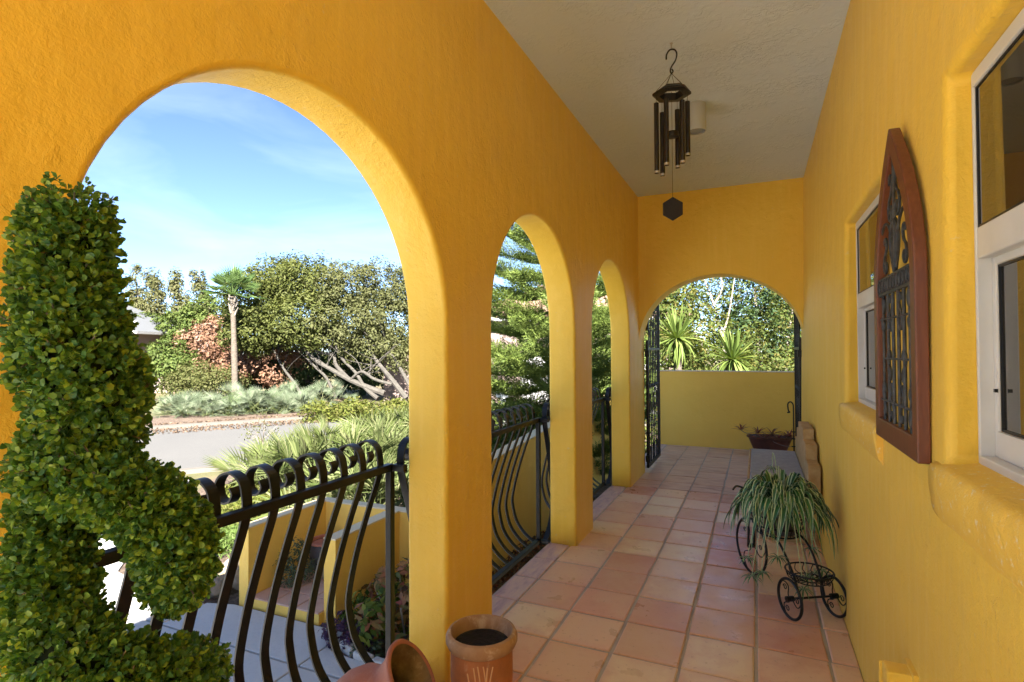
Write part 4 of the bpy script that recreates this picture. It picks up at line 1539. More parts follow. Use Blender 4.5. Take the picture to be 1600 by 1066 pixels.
fol = leaves("foliage", Pt[msk], Nn[msk], sz[msk], sz[msk] * 0.74, M['boxwood'], tp, 'stuff', 0.16, Aa[msk], True)
twg = MB()
for i in range(0, len(Pc), 9):
    p = Pc[i]
    twg.tube([tuple(p - dc[i] * 0.035), tuple(p), tuple(p + sa_[i] * 0.010)], [0.0016, 0.0013, 0.0009], 4)
twg.build("twig", M['twig'], tp, False, kind='stuff')
lv = []
for q in range(4):
    w = 0.72 + 0.06 * q
    f = 0.12 + 0.05 * q
    lv.append(mesh_from("leaf", [(-.5, 0, 0), (-.05, .42 * w, f), (.28, .5 * w, f), (.5, 0, 0.02), (.28, -.5 * w, f), (-.05, -.42 * w, f), (.05, 0, -0.02)],
                        [(0, 6, 1), (1, 6, 2), (2, 6, 3), (3, 6, 4), (4, 6, 5), (5, 6, 0)], M['boxwood'], True))
for i in first:
    x = Vector(Aa[i])
    z = Vector(Nn[i])
    x = (x - z * x.dot(z)).normalized()
    y = z.cross(x)
    o = obj("leaf", lv[i % 4], tp)
    o.matrix_local = Matrix.Translation(Pt[i]) @ Matrix((x, y, z)).transposed().to_4x4() @ Matrix.Scale(float(sz[i]) * 1.12, 4)
MB().tube([(0, 0, 0.25), (0.0, 0, 0.6), (-0.02, -0.01, 0.92)], 0.012, 8).build("stem", M['twig'], tp, True)
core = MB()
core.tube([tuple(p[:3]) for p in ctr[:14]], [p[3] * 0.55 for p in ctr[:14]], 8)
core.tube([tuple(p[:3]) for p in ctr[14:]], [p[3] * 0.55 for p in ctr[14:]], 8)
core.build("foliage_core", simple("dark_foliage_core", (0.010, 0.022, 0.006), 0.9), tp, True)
MB().lathe([(0.11, 0.0), (0.15, 0.26), (0.16, 0.27), (0.16, 0.30), (0.145, 0.30), (0.14, 0.26), (0.0, 0.25)], 32).build("pot", M['blackpot'], tp, True)

# ================================================================== NEAR GARDEN
cb = thing("croton_bush", "orange and green croton bush in the bed beside the driveway", "bush", (-2.75, 3.95, GZ))
P, N = crown_points([(-0.15, 0.1, 0.30, .38, .40, .28), (0.25, 0.2, 0.36, .35, .40, .34), (0.05, -0.12, 0.20, .40, .22, .18), (0.45, 0.05, 0.25, .3, .35, .25)], 1500, 0.10, 9)
leaves("foliage", P, N, 0.105, 0.040, M['croton'], cb, 'stuff', 0.2)
P, N = crown_points([(-0.1, 0.0, 0.20, .42, .36, .20), (0.3, 0.15, 0.48, .24, .3, .2)], 700, 0.10, 9)
leaves("green_foliage", P, N, 0.10, 0.042, M['crotongreen'], cb, 'stuff', 0.2)
sm = MB()
for k in range(12):
    a = k * 2.4
    sm.tube([(0.1 * math.cos(a), 0.1 * math.sin(a), 0.0), (0.3 * math.cos(a), 0.3 * math.sin(a), 0.35)], 0.008, 5)
sm.build("stem", M['twig'], cb, True)
pu = thing("purple_plant", "low purple leaved plant at the edge of croton bed", "plant", (-3.13, 3.60, GZ))
P, N = crown_points([(0, 0, 0.10, .16, .16, .11), (0.16, -0.02, 0.08, .16, .12, .09)], 900, 0.05, 8, 0.3)
leaves("foliage", P, N, 0.05, 0.014, M['purple'], pu, 'stuff', 0.15)
gb = thing("silver_green_plant", "small silvery green plant between purple plant and edging stones", "plant", (-2.80, 3.52, GZ))
P, N = crown_points([(0, 0, 0.05, .12, .08, .06)], 260, 0.04, 8, 0.3)
leaves("foliage", P, N, 0.05, 0.018, M['greybush'], gb, 'stuff', 0.15)


def rock_mesh(name, sx, sy, sz_, seed, mat, sub=2):
    bm = bmesh.new()
    bmesh.ops.create_icosphere(bm, subdivisions=sub, radius=1)
    rr = np.random.default_rng(seed)
    ph = rr.random((6, 4)) * 6
    dr = unit(rr.normal(size=(9, 3)))
    dd = 0.62 + 0.3 * rr.random(9)
    for v in bm.verts:
        c = np.array(v.co)
        for q in range(9):
            e = c @ dr[q] - dd[q]
            if e > 0:
                c = c - dr[q] * e * 0.85
        c = c * (1 + 0.05 * math.sin(5 * c[0] + ph[0, 0]) + 0.05 * math.sin(6 * c[1] + ph[1, 0]))
        v.co = (c[0] * sx, c[1] * sy, c[2] * sz_)
    me = bpy.data.meshes.new(name)
    bm.to_mesh(me)
    bm.free()
    me.materials.append(mat)
    return me


rk = [(-4.88, 3.80, 0.10, .17, .12, .13, "flat tan rock at the foot of the entry nook wall"), (-5.10, 3.92, 0.10, .20, .13, .15, "large tan rock in the middle of the rock pile"),
      (-5.32, 3.82, 0.08, .15, .11, .11, "left tan rock of the pile beside the driveway"), (-4.96, 4.06, 0.20, .16, .12, .11, "topmost tan rock resting on the rock pile"), (-4.76, 3.98, 0.12, .13, .11, .14, "tan rock wedged between the pile and nook wall")]
for i, (x, y, z, a, b, c, lb) in enumerate(rk):
    o = obj("rock", rock_mesh("rock", a, b, c, i, M['rock']), None, (x, y, GZ + z))
    o.rotation_euler = (jit(.6), jit(.6), jit(3))
    tag(o, lb, "rock", "rocks piled beside the driveway")
eg = ["white edging stone nearest the purple plant", "second white edging stone, right of the purple plant", "third white edging stone below the croton bush", "white edging stone nearest the porch post"]
for i, (x, y, rz) in enumerate([(-3.0, 3.50, -.35), (-2.80, 3.44, -.2), (-2.60, 3.415, -.05), (-2.39, 3.41, .02)]):
    o = MB().box((-0.09, -0.035, 0.0), (0.09, 0.035, 0.075)).build("edging_stone", M['edging'], None, bevel=0.014, loc=(x, y, GZ + 0.005))
    o.rotation_euler = (0, 0, rz)
    tag(o, eg[i], "edging stone", "white stones edging the bed")

# inside the alcove
ap_ = thing("round_pot", "dark round pot with terracotta rim in back of the entry nook", "flower pot", (-4.14, 4.50, GZ + 0.115))
MB().lathe([(0.11, 0.0), (0.15, 0.05), (0.175, 0.18), (0.17, 0.28), (0.165, 0.30), (0.155, 0.30), (0.15, 0.26), (0.0, 0.25)], 28).build("body", M['blackpot'], ap_, True)
MB().lathe([(0.166, 0.301), (0.180, 0.306), (0.182, 0.322), (0.172, 0.328), (0.156, 0.322), (0.154, 0.290), (0.0, 0.280)], 28).build("rim", M['terra_pink'], ap_, True)
ab = thing("grey_green_bush", "small grey green bush on the tiles of the entry nook", "bush", (-4.17, 4.12, GZ + 0.115))
P, N = crown_points([(0, 0, 0.20, .16, .15, .19), (-.07, -.03, .12, .13, .13, .11)], 1300, 0.06, 9, 0.35)
leaves("foliage", P, N, 0.035, 0.012, M['greybush'], ab, 'stuff', 0.15)
o = obj("rock", rock_mesh("rock", .11, .10, .14, 21, M['rock']), None, (-3.92, 4.33, GZ + 0.22))
tag(o, "brown stone beside the bush inside the entry nook", "rock")


def cover(name, label_, poly, n, hgt, L, W, mat, kind='stuff'):
    P = []
    poly = np.array(poly)
    lo, hi = poly.min(0), poly.max(0)
    while len(P) < n:
        q = lo + (hi - lo) * rng.random(2)
        c = False
        j = len(poly) - 1
        for i in range(len(poly)):
            if (poly[i, 1] > q[1]) != (poly[j, 1] > q[1]) and q[0] < (poly[j, 0] - poly[i, 0]) * (q[1] - poly[i, 1]) / (poly[j, 1] - poly[i, 1]) + poly[i, 0]:
                c = not c
            j = i
        if c:
            h_ = hgt * (0.35 + 0.65 * (0.5 + 0.5 * math.sin(q[0] * 3.1) * math.cos(q[1] * 2.7)))
            P.append((q[0], q[1], GZ + 0.02 + h_ * rng.random()))
    P = np.array(P)
    N = unit(np.array([0, 0, 0.7]) + rng.normal(size=P.shape) * 0.7)
    return leaves(name, P, N, L, W, mat, None, kind, 0.2)


cover("bed_cover", None, [(-2.55, 4.6), (-1.45, 4.3), (-1.45, 8.3), (-2.55, 8.3)], 7000, 0.14, 0.07, 0.026, M['cover'])
cover("ground_cover", None, [(-9.1, 7.6), (-7.6, 5.6), (-6.3, 5.0), (-5.6, 5.6), (-6.6, 6.6), (-7.6, 7.6), (-8.8, 8.3)], 14000, 0.20, 0.075, 0.022, M['grass'])
cover("grass_tuft", None, [(-6.6, 4.9), (-5.9, 4.4), (-5.2, 4.7), (-5.4, 5.3), (-6.2, 5.4)], 3000, 0.22, 0.12, 0.012, M['grass2'])
cover("leaf_litter", None, [(-19.5, 9.8), (-17.3, 8.6), (-9.0, 20.5), (-12.2, 22.5)], 4200, 0.04, 0.10, 0.045, M['litter'])
cover("verge_cover", None, [S(-12.0, 21.2)[:2], S(-8.9, 22.6)[:2], S(-8.9, 24)[:2], S(-12, 23)[:2]], 3800, 0.75, 0.16, 0.08, M['grass2'])
cover("verge_cover", None, [S(-7.2, 18.5)[:2], S(-3.2, 18.5)[:2], S(-3.2, 21)[:2], S(-7.2, 21)[:2]], 5000, 0.75, 0.16, 0.06, M['grass'])

# sapling by the kerb
sg = thing("bare_sapling", "small nearly bare sapling with a few leaves by the kerb", "sapling", (-9.45, 8.15, GZ))
tw = MB().tube(catmull([(0, 0, 0), (0.08, 0.03, 0.25), (0.16, 0.06, 0.50), (0.2, 0.08, 0.62)], 4), [0.022] * 4 + [0.018] * 4 + [0.014] * 5, 7)
tw.build("trunk", M['twig'], sg, True)
br = MB()
tips = []
for k in range(14):
    a = rs.uniform(0, 6.28)
    b0 = Vector((0.19, 0.075, rs.uniform(0.5, 0.62)))
    b1 = b0 + Vector((math.cos(a) * rs.uniform(.15, .4), math.sin(a) * rs.uniform(.15, .4), rs.uniform(0.02, 0.4)))
    br.tube([b0, (b0 + b1) / 2 + Vector((0, 0, 0.03)), b1], [0.009, 0.006, 0.003], 5)
    tips.append(b1)
br.build("branch", M['twig'], sg, True)
P = np.array([np.array(tips[i % 14]) + rng.normal(size=3) * 0.07 for i in range(130)])
leaves("foliage", P, rng.normal(size=P.shape) + np.array([0, 0, .6]), 0.06, 0.025, M['shrub2'], sg, 'stuff')


# ---------------------------------------------------------------- fan-leaved palmettos
def fan_mesh(name, r, n, mat, cup=0.35, wd=0.05):
    V, F = [], []
    for i in range(n):
        a = -1.25 + 2.5 * i / (n - 1)
        c, q = math.cos(a), math.sin(a)
        l = r * (0.80 + 0.20 * math.cos(a)) * (0.92 + 0.08 * math.sin(i * 7.0))
        px, py = -q, c
        b = len(V)
        zt = cup * l * 0.25
        V += [(0.04 * c, 0.04 * q, 0), (l * .5 * c + px * wd * r, l * .5 * q + py * wd * r, zt + .01 * r), (l * .5 * c - px * wd * r, l * .5 * q - py * wd * r, zt + .01 * r), (l * .5 * c, l * .5 * q, zt - 0.02 * r), (l * c, l * q, zt * 0.6)]
        F += [(b, b + 1, b + 3), (b, b + 3, b + 2), (b + 1, b + 4, b + 3), (b + 2, b + 3, b + 4)]
    return mesh_from(name, V, F, mat, False)


def fan_plant(root, meshes, n, hgt, spread, size, rnd, lo=0.1):
    stm = MB()
    for k in range(n):
        a = rnd.uniform(0, 2 * PI)
        e = rnd.uniform(lo, 1.35)
        bx = Vector((rnd.uniform(-spread, spread), rnd.uniform(-spread, spread), 0.03))
        ln = hgt * rnd.uniform(0.55, 1.0)
        d = Vector((math.cos(a) * math.cos(e), math.sin(a) * math.cos(e), math.sin(e)))
        tip = bx + d * ln
        tip.z = max(0.08, tip.z)
        stm.tube([bx, (bx + tip) / 2 + Vector((0, 0, 0.04)), tip], 0.009, 4)
        o = obj("frond", meshes[k % len(meshes)], root)
        o.matrix_local = dirmat(tip, (d.x, d.y, d.z * 0.75 + rnd.uniform(-.15, .3)), rnd.uniform(-.9, .9), size * rnd.uniform(0.75, 1.15))
    stm.build("stalk", M['coontie'], root, True)


fan_s = [fan_mesh("frond", 0.55, 15, M['palmetto'], c, 0.024) for c in (0.2, 0.45, 0.7)]
fan_g = [fan_mesh("frond", 0.58, 13, M['coontie'], c, 0.032) for c in (0.15, 0.4, 0.7)]
rn = random.Random(5)
PLAB = ["silvery palmetto nearest the grey roofed house, leftmost by the road", "silvery palmetto second from left in front of olive shrub", "low silvery palmetto left of the palm trunk", "tall silvery palmetto just left of the palm trunk",
        "silvery palmetto just right of the palm trunk", "silvery palmetto in front of the brown shrub's right side", "silvery palmetto between brown shrub and oak trunks", "taller bluish palmetto beside the leaning oak trunks", "silvery palmetto under the left oak limbs"]
for i, (s, d, h_) in enumerate([(-12.9, 21.3, .55), (-12.1, 20.7, .6), (-11.2, 20.6, .6), (-10.5, 20.9, .95), (-9.6, 21.2, .8), (-9.0, 21.6, .6), (-8.4, 22.0, .6), (-8.0, 23.4, .95), (-9.4, 23.2, .8)]):
    r_ = thing("palmetto", PLAB[i], "palmetto", S(s, d, GZ), "silvery palmettos along the far side of the road")
    fan_plant(r_, fan_s, 30, h_, 0.42, 1.0, rn)
CL = ["tall yellow green palmetto clump just outside the first arch, left part", "yellow green palmetto clump behind the railing scrolls, middle part", "palmetto clump hugging the yellow post at right of first arch", "low palmetto fronds reaching toward the road, leftmost clump", "palmetto clump farther back beside the road", "palmetto clump close behind the entry nook wall"]
for i, (s, d, h_) in enumerate([(-3.2, 9.4, .95), (-2.35, 9.6, 1.05), (-1.6, 10.2, 1.15), (-3.95, 9.5, .62), (-2.6, 11.2, 1.1), (-2.2, 8.0, .65)]):
    r_ = thing("saw_palmetto", CL[i], "palmetto", S(s, d, GZ), "yellow green palmettos outside the first arch")
    fan_plant(r_, fan_g, 46, h_, 0.38, 1.0, rn, 0.25)

# ---------------------------------------------------------------- cabbage palm
cp_ = thing("cabbage_palm", "slender cabbage palm with grey trunk standing behind palmettos", "palm tree", S(-11.9, 23.6, GZ))
MB().tube(catmull([(0, 0, 0), (0.02, 0, 1.2), (-0.03, 0, 2.6), (-0.10, 0, 4.1), (-0.16, 0, 4.8)], 4), [0.14] * 3 + [0.125] * 6 + [0.105] * 4 + [0.12] * 3 + [0.10], 12).build("trunk", M['palm_trunk'], cp_, True)
bt = MB()
for k in range(16):
    a = k * 2.4
    z = 4.0 + 0.045 * k
    bt.tube([(-0.1 + 0.10 * math.cos(a), 0.10 * math.sin(a), z), (-0.1 + 0.2 * math.cos(a), 0.2 * math.sin(a), z + 0.2)], [0.05, 0.03], 5)
bt.build("leaf_boot", M['twig'], cp_, True)
fan_p = [fan_mesh("frond", 0.95, 19, M['palmfrond'], c, 0.020) for c in (0.3, 0.1, -0.5)]
stm = MB()
for k in range(30):
    a = k * 2.4
    e = 1.4 - 1.45 * (k / 29) + rn.uniform(-.1, .1)
    d = Vector((math.cos(a) * math.cos(e), math.sin(a) * math.cos(e), math.sin(e)))
    b0 = Vector((-0.16, 0, 4.88))
    tip = b0 + d * rn.uniform(0.45, 0.75)
    stm.tube([b0, tip], 0.015, 4)
    o = obj("frond", fan_p[k % 3], cp_)
    o.matrix_local = dirmat(tip, (d.x, d.y, d.z - 0.15), rn.uniform(-.5, .5), rn.uniform(.65, .95))
stm.build("stalk", M['palmfrond'], cp_, True)


# ---------------------------------------------------------------- oaks and shrubs across the road
def tree(name, label, cat, base, lobes, n, leaf, mat, limbs=None, bark='trunk', twig=0.4, per=14, group=None, shell=0.5, extra=None):
    t = thing(name, label, cat, base, group)
    b = np.array(base)
    lb = [tuple(np.array(l[:3]) - b) + tuple(l[3:]) for l in lobes]
    P, N = crown_points(lb, n, twig, per, shell)
    leaves("crown", P, N, leaf[0] * (0.7 + 0.6 * rng.random(n)), leaf[1], mat, t, 'stuff')
    if limbs:
        m = MB()
        for path, r0, r1 in limbs:
            pts = catmull([tuple(np.array(p) - b) for p in path], 4)
            m.tube(pts, list(np.linspace(r0, r1, len(pts))), 8)
        rr_ = random.Random(len(label))
        for path, r0, r1 in limbs:
            pts = [Vector(np.array(p) - b) for p in path]
            for q in range(5 if name == 'live_oak' else 3):
                f = rr_.uniform(0.45, 1.0) * (len(pts) - 1)
                i = min(int(f), len(pts) - 2)
                p0 = pts[i].lerp(pts[i + 1], f - i)
                L_ = rr_.uniform(0.8, 2.0) * (1 if name == 'live_oak' else 0.4)
                d = Vector((rr_.uniform(-1, 1), rr_.uniform(-1, 1), rr_.uniform(0.2, 1.1))).normalized()
                side = Vector((rr_.uniform(-.3, .3), rr_.uniform(-.3, .3), rr_.uniform(-.1, .3)))
                m.tube(catmull([p0, p0 + d * L_ * 0.5 + side * 0.4 * L_, p0 + d * L_], 3), list(np.linspace(r1 * 0.5, r1 * 0.10, 7)), 5)
        m.build("trunk", M[bark], t, True)
    return t


def LB(u, v, d, rs_, rd, rz):
    """lobe in the street frame (s, z from bearing and height at distance d)"""
    s = (u - 800) / 860 * d
    z = 1.4 + (549 - v) / 860 * d
    return S(s, d, z) + (rs_, rd, rz)


def PT(u, v, d):
    return S((u - 800) / 860 * d, d, 1.4 + (549 - v) / 860 * d)


oakA = [LB(400, 470, 26, 1.3, 1.6, 1.4), LB(440, 440, 27, 1.5, 1.8, 1.0), LB(420, 510, 25.5, 1.5, 1.4, 1.1), LB(475, 445, 26, 1.6, 1.8, 1.2), LB(475, 500, 25, 1.5, 1.5, 1.2), LB(390, 520, 25.5, 1.0, 1.2, 0.8), LB(500, 520, 25.5, 1.0, 1.2, .7)]
oak_l = [([PT(600, 614, 24), PT(575, 605, 24), PT(545, 592, 24.3), PT(515, 575, 24.6), PT(490, 560, 25), PT(470, 535, 25.5), PT(450, 500, 26)], 0.136, 0.056),
         ([PT(545, 592, 24.3), PT(525, 570, 24.8), PT(520, 555, 25), PT(490, 545, 25), PT(470, 520, 25.3)], 0.099, 0.037),
         ([PT(525, 622, 25), PT(510, 590, 25), PT(495, 575, 25), PT(480, 560, 25.2)], 0.074, 0.043),
         ([PT(475, 625, 25), PT(462, 600, 25), PT(440, 570, 25.5), PT(420, 530, 26)], 0.074, 0.037)]
tree("live_oak", "broad live oak crown left of centre with trunks leaning left", "oak tree", S(-6.6, 24.2, GZ), oakA, 36000, (0.16, 0.075), M['oak'], oak_l)
oakB = [LB(540, 450, 26, 1.6, 1.8, 1.1), LB(530, 500, 25, 1.4, 1.5, 1.1), LB(590, 450, 26.5, 1.6, 1.6, 1.1), LB(570, 510, 25, 1.2, 1.4, 0.9), LB(620, 500, 26, 1.4, 1.5, 1.1), LB(600, 540, 25, 0.9, 1, .5), LB(560, 548, 24.6, 0.9, .8, .4), LB(628, 560, 24.5, 0.6, .6, .4), LB(650, 460, 26.5, 1.6, 1.6, 1.2), LB(680, 520, 26, 1.5, 1.5, 1.2)]
oak_m = [([PT(635, 622, 23.5), PT(610, 590, 23.8), PT(595, 572, 24), PT(580, 550, 24.3), PT(570, 520, 25)], 0.124, 0.050),
         ([PT(640, 602, 23.8), PT(622, 570, 24), PT(612, 555, 24.3), PT(585, 540, 24.6), PT(560, 535, 25)], 0.087, 0.037),
         ([PT(612, 600, 23.6), PT(585, 592, 23.8), PT(565, 580, 24), PT(548, 592, 24.2)], 0.068, 0.056),
         ([PT(590, 622, 23.8), PT(570, 605, 24), PT(556, 582, 24.2), PT(535, 560, 24.6), PT(520, 530, 25)], 0.099, 0.037)]
tree("live_oak", "live oak with several grey twisting limbs beside the yellow post", "oak tree", S(-4.8, 23.7, GZ), oakB, 34000, (0.15, 0.07), M['oak2'], oak_m)
tree("wax_myrtle", "dark evergreen filling the shade behind the leaning oak trunks", "tree", S(-9.4, 29, GZ), [LB(450, 580, 29, 2.2, 1.5, 1.3), LB(520, 585, 30, 2.4, 1.5, 1.5), LB(400, 590, 28, 2.0, 1.2, 1.1), LB(580, 570, 30, 2, 1.5, 1.4)], 15000, (0.2, 0.1), M['backdark'], [([PT(480, 625, 29), PT(480, 580, 29)], .15, .08)])
tree("brown_shrub", "tall shrub with dead brown leaves behind the palm trunk", "shrub", S(-14, 27, GZ), [LB(315, 545, 28, 1.0, 1.0, 1.2), LB(345, 530, 28, 1.3, 1.2, 1.3), LB(385, 560, 27, 1.3, 1.1, 1.1), LB(430, 570, 26.5, 1.0, 1, .9), LB(345, 575, 27, 1.3, 1, .8)], 11000, (0.18, 0.09), M['brownleaf'], [([PT(350, 620, 27), PT(345, 560, 28)], .12, .06)], 'twig')
tree("round_green_shrub", "rounded bright green shrub right of the grey roofed house", "shrub", S(-16.6, 27, GZ), [LB(268, 560, 27, 1.0, 1.0, 1.0), LB(282, 580, 26.5, 1.1, 1, .9), LB(252, 575, 27, .9, .9, .9)], 7000, (0.16, 0.08), M['shrub'], [([PT(268, 620, 27), PT(268, 570, 27)], .1, .05)])
tree("olive_shrub", "low olive green shrub in front of the brown shrub", "shrub", S(-13.2, 24.5, GZ), [LB(315, 592, 24.5, 1.1, 1.0, .65), LB(345, 598, 24.3, .9, .9, .55), LB(290, 602, 24.3, .8, .8, .5)], 7000, (0.13, 0.05), M['shrub2'], [([PT(315, 625, 24.5), PT(315, 600, 24.5)], .08, .04)])
BL = ["leftmost of the tall narrow trees on the skyline", "second tall narrow tree from the left on the skyline", "third tall narrow tree from left, leaning slightly left", "fourth tall narrow tree on the skyline, left of the palm"]
for i, (u, v0, v1) in enumerate([(210, 425, 530), (240, 432, 530), (275, 430, 530), (310, 428, 530)]):
    d = 42
    lobes = []
    lean = [(0.12), (0.10), (0.22), (0.12)][i]
    for k in range(7):
        t = k / 6
        lobes.append(LB(u + lean * (v0 + (v1 - v0) * t - v0), v0 + 6 + (v1 - v0) * t, d, 0.32 + 0.75 * t ** 1.4, 0.4 + 0.7 * t, 0.75))
    tree("slender_tree", BL[i], "tree", S((u + 8 - 800) / 860 * d, d, GZ), lobes, 6500, (0.26, 0.10), M['bamboo'], [([PT(u + 14, 610, d), PT(u + 8, 500, d), PT(u, v0 - 4, d)], .12, .02)], 'twig', 0.45, 12, "tall narrow trees on the skyline")
tree("skyline_tree", "bushy olive tree between the narrow trees and the palm", "tree", S(-21, 38, GZ), [LB(300, 512, 38, 2.2, 2, 1.3), LB(345, 490, 38, 1.6, 2, 1.5), LB(260, 520, 39, 2, 2, 1.2), LB(325, 510, 37, 2.4, 2, 1.8), LB(220, 520, 40, 2, 2, 1.5)], 13000, (0.24, 0.11), M['shrub'], [([PT(310, 600, 38), PT(310, 500, 38)], .25, .1)])

# far tree mass that closes the view
far = []
for s in np.linspace(-75, 60, 46):
    d = 62 + 8 * math.sin(s * 0.7)
    far.append(S(s, d, 0.6 + 0.8 * math.sin(s * 1.3)) + (3.0, 2.5, 2.4 + 0.6 * math.sin(s * 2.1)))
P, N = crown_points(far, 30000, 0.9, 12, 0.5)
fm = leaves("distant_tree_line", P, N, 0.5, 0.28, M['oak'], None, 'stuff')


# ---------------------------------------------------------------- neighbouring houses
def hip_house(name, label, s0, s1, d0, d1, ez, rz_, over, wall, roof, base=GZ, tiles=None):
    h = thing(name, label, "house", S((s0 + s1) / 2, (d0 + d1) / 2, base))
    b = Vector(h.location)

    def q(s, d, z):
        return tuple(Vector(S(s, d, z)) - b)
    m = MB()
    V = [q(s, d, z) for z in (base, ez) for s, d in ((s0, d0), (s1, d0), (s1, d1), (s0, d1))]
    m.add(V, [(0, 3, 2, 1), (4, 5, 6, 7), (0, 1, 5, 4), (1, 2, 6, 5), (2, 3, 7, 6), (3, 0, 4, 7)]).build("wall", wall, h)
    a0, a1, e0, e1 = s0 - over, s1 + over, d0 - over, d1 + over
    run = (e1 - e0) / 2
    r0, r1 = a0 + run, a1 - run
    dm = (e0 + e1) / 2
    z1 = ez + 0.16
    V = [q(*p) for p in ((a0, e0, z1), (a1, e0, z1), (a1, e1, z1), (a0, e1, z1), (r0, dm, rz_), (r1, dm, rz_))]
    rfm = MB().add(V, [(0, 1, 5, 4), (1, 2, 5), (2, 3, 4, 5), (3, 0, 4)])
    ro = rfm.build("roof", roof, h)
    V = [q(s, d, z) for z in (ez, z1 - 0.003) for s, d in ((a0, e0), (a1, e0), (a1, e1), (a0, e1))]
    MB().add(V, [(0, 3, 2, 1), (4, 5, 6, 7), (0, 1, 5, 4), (1, 2, 6, 5), (2, 3, 7, 6), (3, 0, 4, 7)]).build("fascia", M['white_wall'], h)
    if tiles:
        tb = MB()
        nrib = int((a1 - a0) / 0.32)
        for k in range(nrib):
            s = a0 + 0.16 + k * 0.32
            f = min(1.0, (s - a0) / run, (a1 - s) / run)
            p0, p1 = Vector(q(s, e0, z1 + 0.02)), Vector(q(s, e0 + (dm - e0) * f, z1 + (rz_ - z1) * f + 0.02))
            tb.tube([p0, p1], 0.085, 6)
        tb.build("barrel_tile", tiles, h, True, kind='stuff')
    return h, q


h1, q1 = hip_house("grey_roof_house", "pale brick house with grey hip roof behind the topiary", -41, -24.1, 35, 46, 2.6, 5.3, 0.7, M['brick_wall'], M['roof_grey'])
sky_p = [q1(-24.9, 35.9, 3.42), q1(-23.9, 36.2, 3.42), q1(-24.1, 37.3, 3.75), q1(-25.1, 37.0, 3.75)]
MB().prism([(-25.4, 0.0), (-24.3, 0.0), (-24.3, 1.0), (-25.4, 1.0)], 0.0, 0.12, lambda u, v, d: q1(u - 0.6, 35.6 + v, 3.0 + v * 0.41 + d)).build("skylight", M['white_wall'], h1)
for s in (-28.5, -25.6):
    w_ = MB().prism([(s, 0.3), (s + 1.2, 0.3), (s + 1.2, 1.6), (s, 1.6)], -0.04, 0.02, lambda u, v, d: q1(u, 35 + d, v)).build("window", M['white_wall'], h1)
    MB().prism([(s + .1, 0.4), (s + 1.1, 0.4), (s + 1.1, 1.5), (s + .1, 1.5)], -0.045, 0.0, lambda u, v, d: q1(u, 35 + d, v)).build("pane", M['glass'], w_)
h2, q2 = hip_house("tile_roof_house", "pinkish stucco house with terracotta barrel tile roof behind the pine", -1.6, 7.6, 25.2, 34, 2.75, 5.4, 0.7, M['pink_wall'], M['roof_terra'], tiles=M['roof_terra'])
for s in (0.4, 4.4):
    g_ = MB().prism([(s, -0.95), (s + 2.6, -0.95), (s + 2.6, 1.25), (s, 1.25)], -0.05, 0.02, lambda u, v, d: q2(u, 25.2 + d, v)).build("garage_door", M['white_wall'], h2)
    for k in range(4):
        MB().prism([(s + .08, -0.9 + k * .54), (s + 2.52, -0.9 + k * .54), (s + 2.52, -0.42 + k * .54), (s + .08, -0.42 + k * .54)], -0.075, -0.045, lambda u, v, d: q2(u, 25.2 + d, v)).build("panel", M['white_wall'], g_, bevel=0.008)
gw = thing("garden_wall", "pinkish stucco garden wall seen between the oak limbs and post", "wall", S(-4.2, 27.2, GZ))
bq = Vector(gw.location)
m = MB()
V = [tuple(Vector(S(s, d, z)) - bq) for z in (GZ, 1.45) for s, d in ((-6.3, 27), (-2.3, 27), (-2.3, 27.3), (-6.3, 27.3))]
m.add(V, [(0, 3, 2, 1), (4, 5, 6, 7), (0, 1, 5, 4), (1, 2, 6, 5), (2, 3, 7, 6), (3, 0, 4, 7)]).build("wall_face", M['pink_wall'], gw)
h3, q3 = hip_house("low_far_house", "low roof with brick chimney just showing above the brown shrub", -21.5, -16.5, 33, 38, 0.3, 1.5, 0.4, M['brick_wall'], M['roof_terra'])
V = [q3(s, d, z) for z in (0.2, 3.15) for s, d in ((-19.4, 33.6), (-18.5, 33.6), (-18.5, 34.4), (-19.4, 34.4))]
MB().add(V, [(0, 3, 2, 1), (4, 5, 6, 7), (0, 1, 5, 4), (1, 2, 6, 5), (2, 3, 7, 6), (3, 0, 4, 7)]).build("chimney", M['brick_wall'], h3)

# post lamp outside the middle arch
lp = thing("yard_light_post", "white post with grey metal spotlight head outside the middle arch", "post light", S(-0.17, 10.2, GZ))
MB().tube([(0.03, 0, 0), (0.0, 0, 1.55)], 0.05, 10).build("post", M['white'], lp, True)
for sx, an in ((-0.12, 2.7), (0.10, 0.4)):
    hd = MB().lathe([(0.03, -0.10), (0.055, -0.08), (0.06, 0.08), (0.075, 0.10), (0.07, 0.11), (0.0, 0.10)], 14)
    hd.xf(Matrix.Translation((sx, 0, 1.66)) @ Matrix.Rotation(an, 4, 'Z') @ Matrix.Rotation(1.2, 4, 'Y')).build("lamp_head", M['steel'], lp, True)
MB().box((-0.13, -0.03, 1.54), (0.12, 0.03, 1.60)).build("bracket", M['steel'], lp, bevel=0.006)
MB().box((-0.05, -0.05, 1.60), (0.05, 0.05, 1.76)).build("junction_box", M['steel'], lp, bevel=0.008)

# ---------------------------------------------------------------- Norfolk pine
npine = thing("norfolk_pine", "tall Norfolk pine with tiered branches outside the middle arch", "pine tree", S(0.78, 10.3, GZ))
MB().tube([(0, 0, 0), (0.02, 0, 3.0), (0.0, 0, 6.4), (0, 0, 7.4)], [0.12, 0.10, 0.05, 0.01], 10).build("trunk", M['trunk'], npine, True)


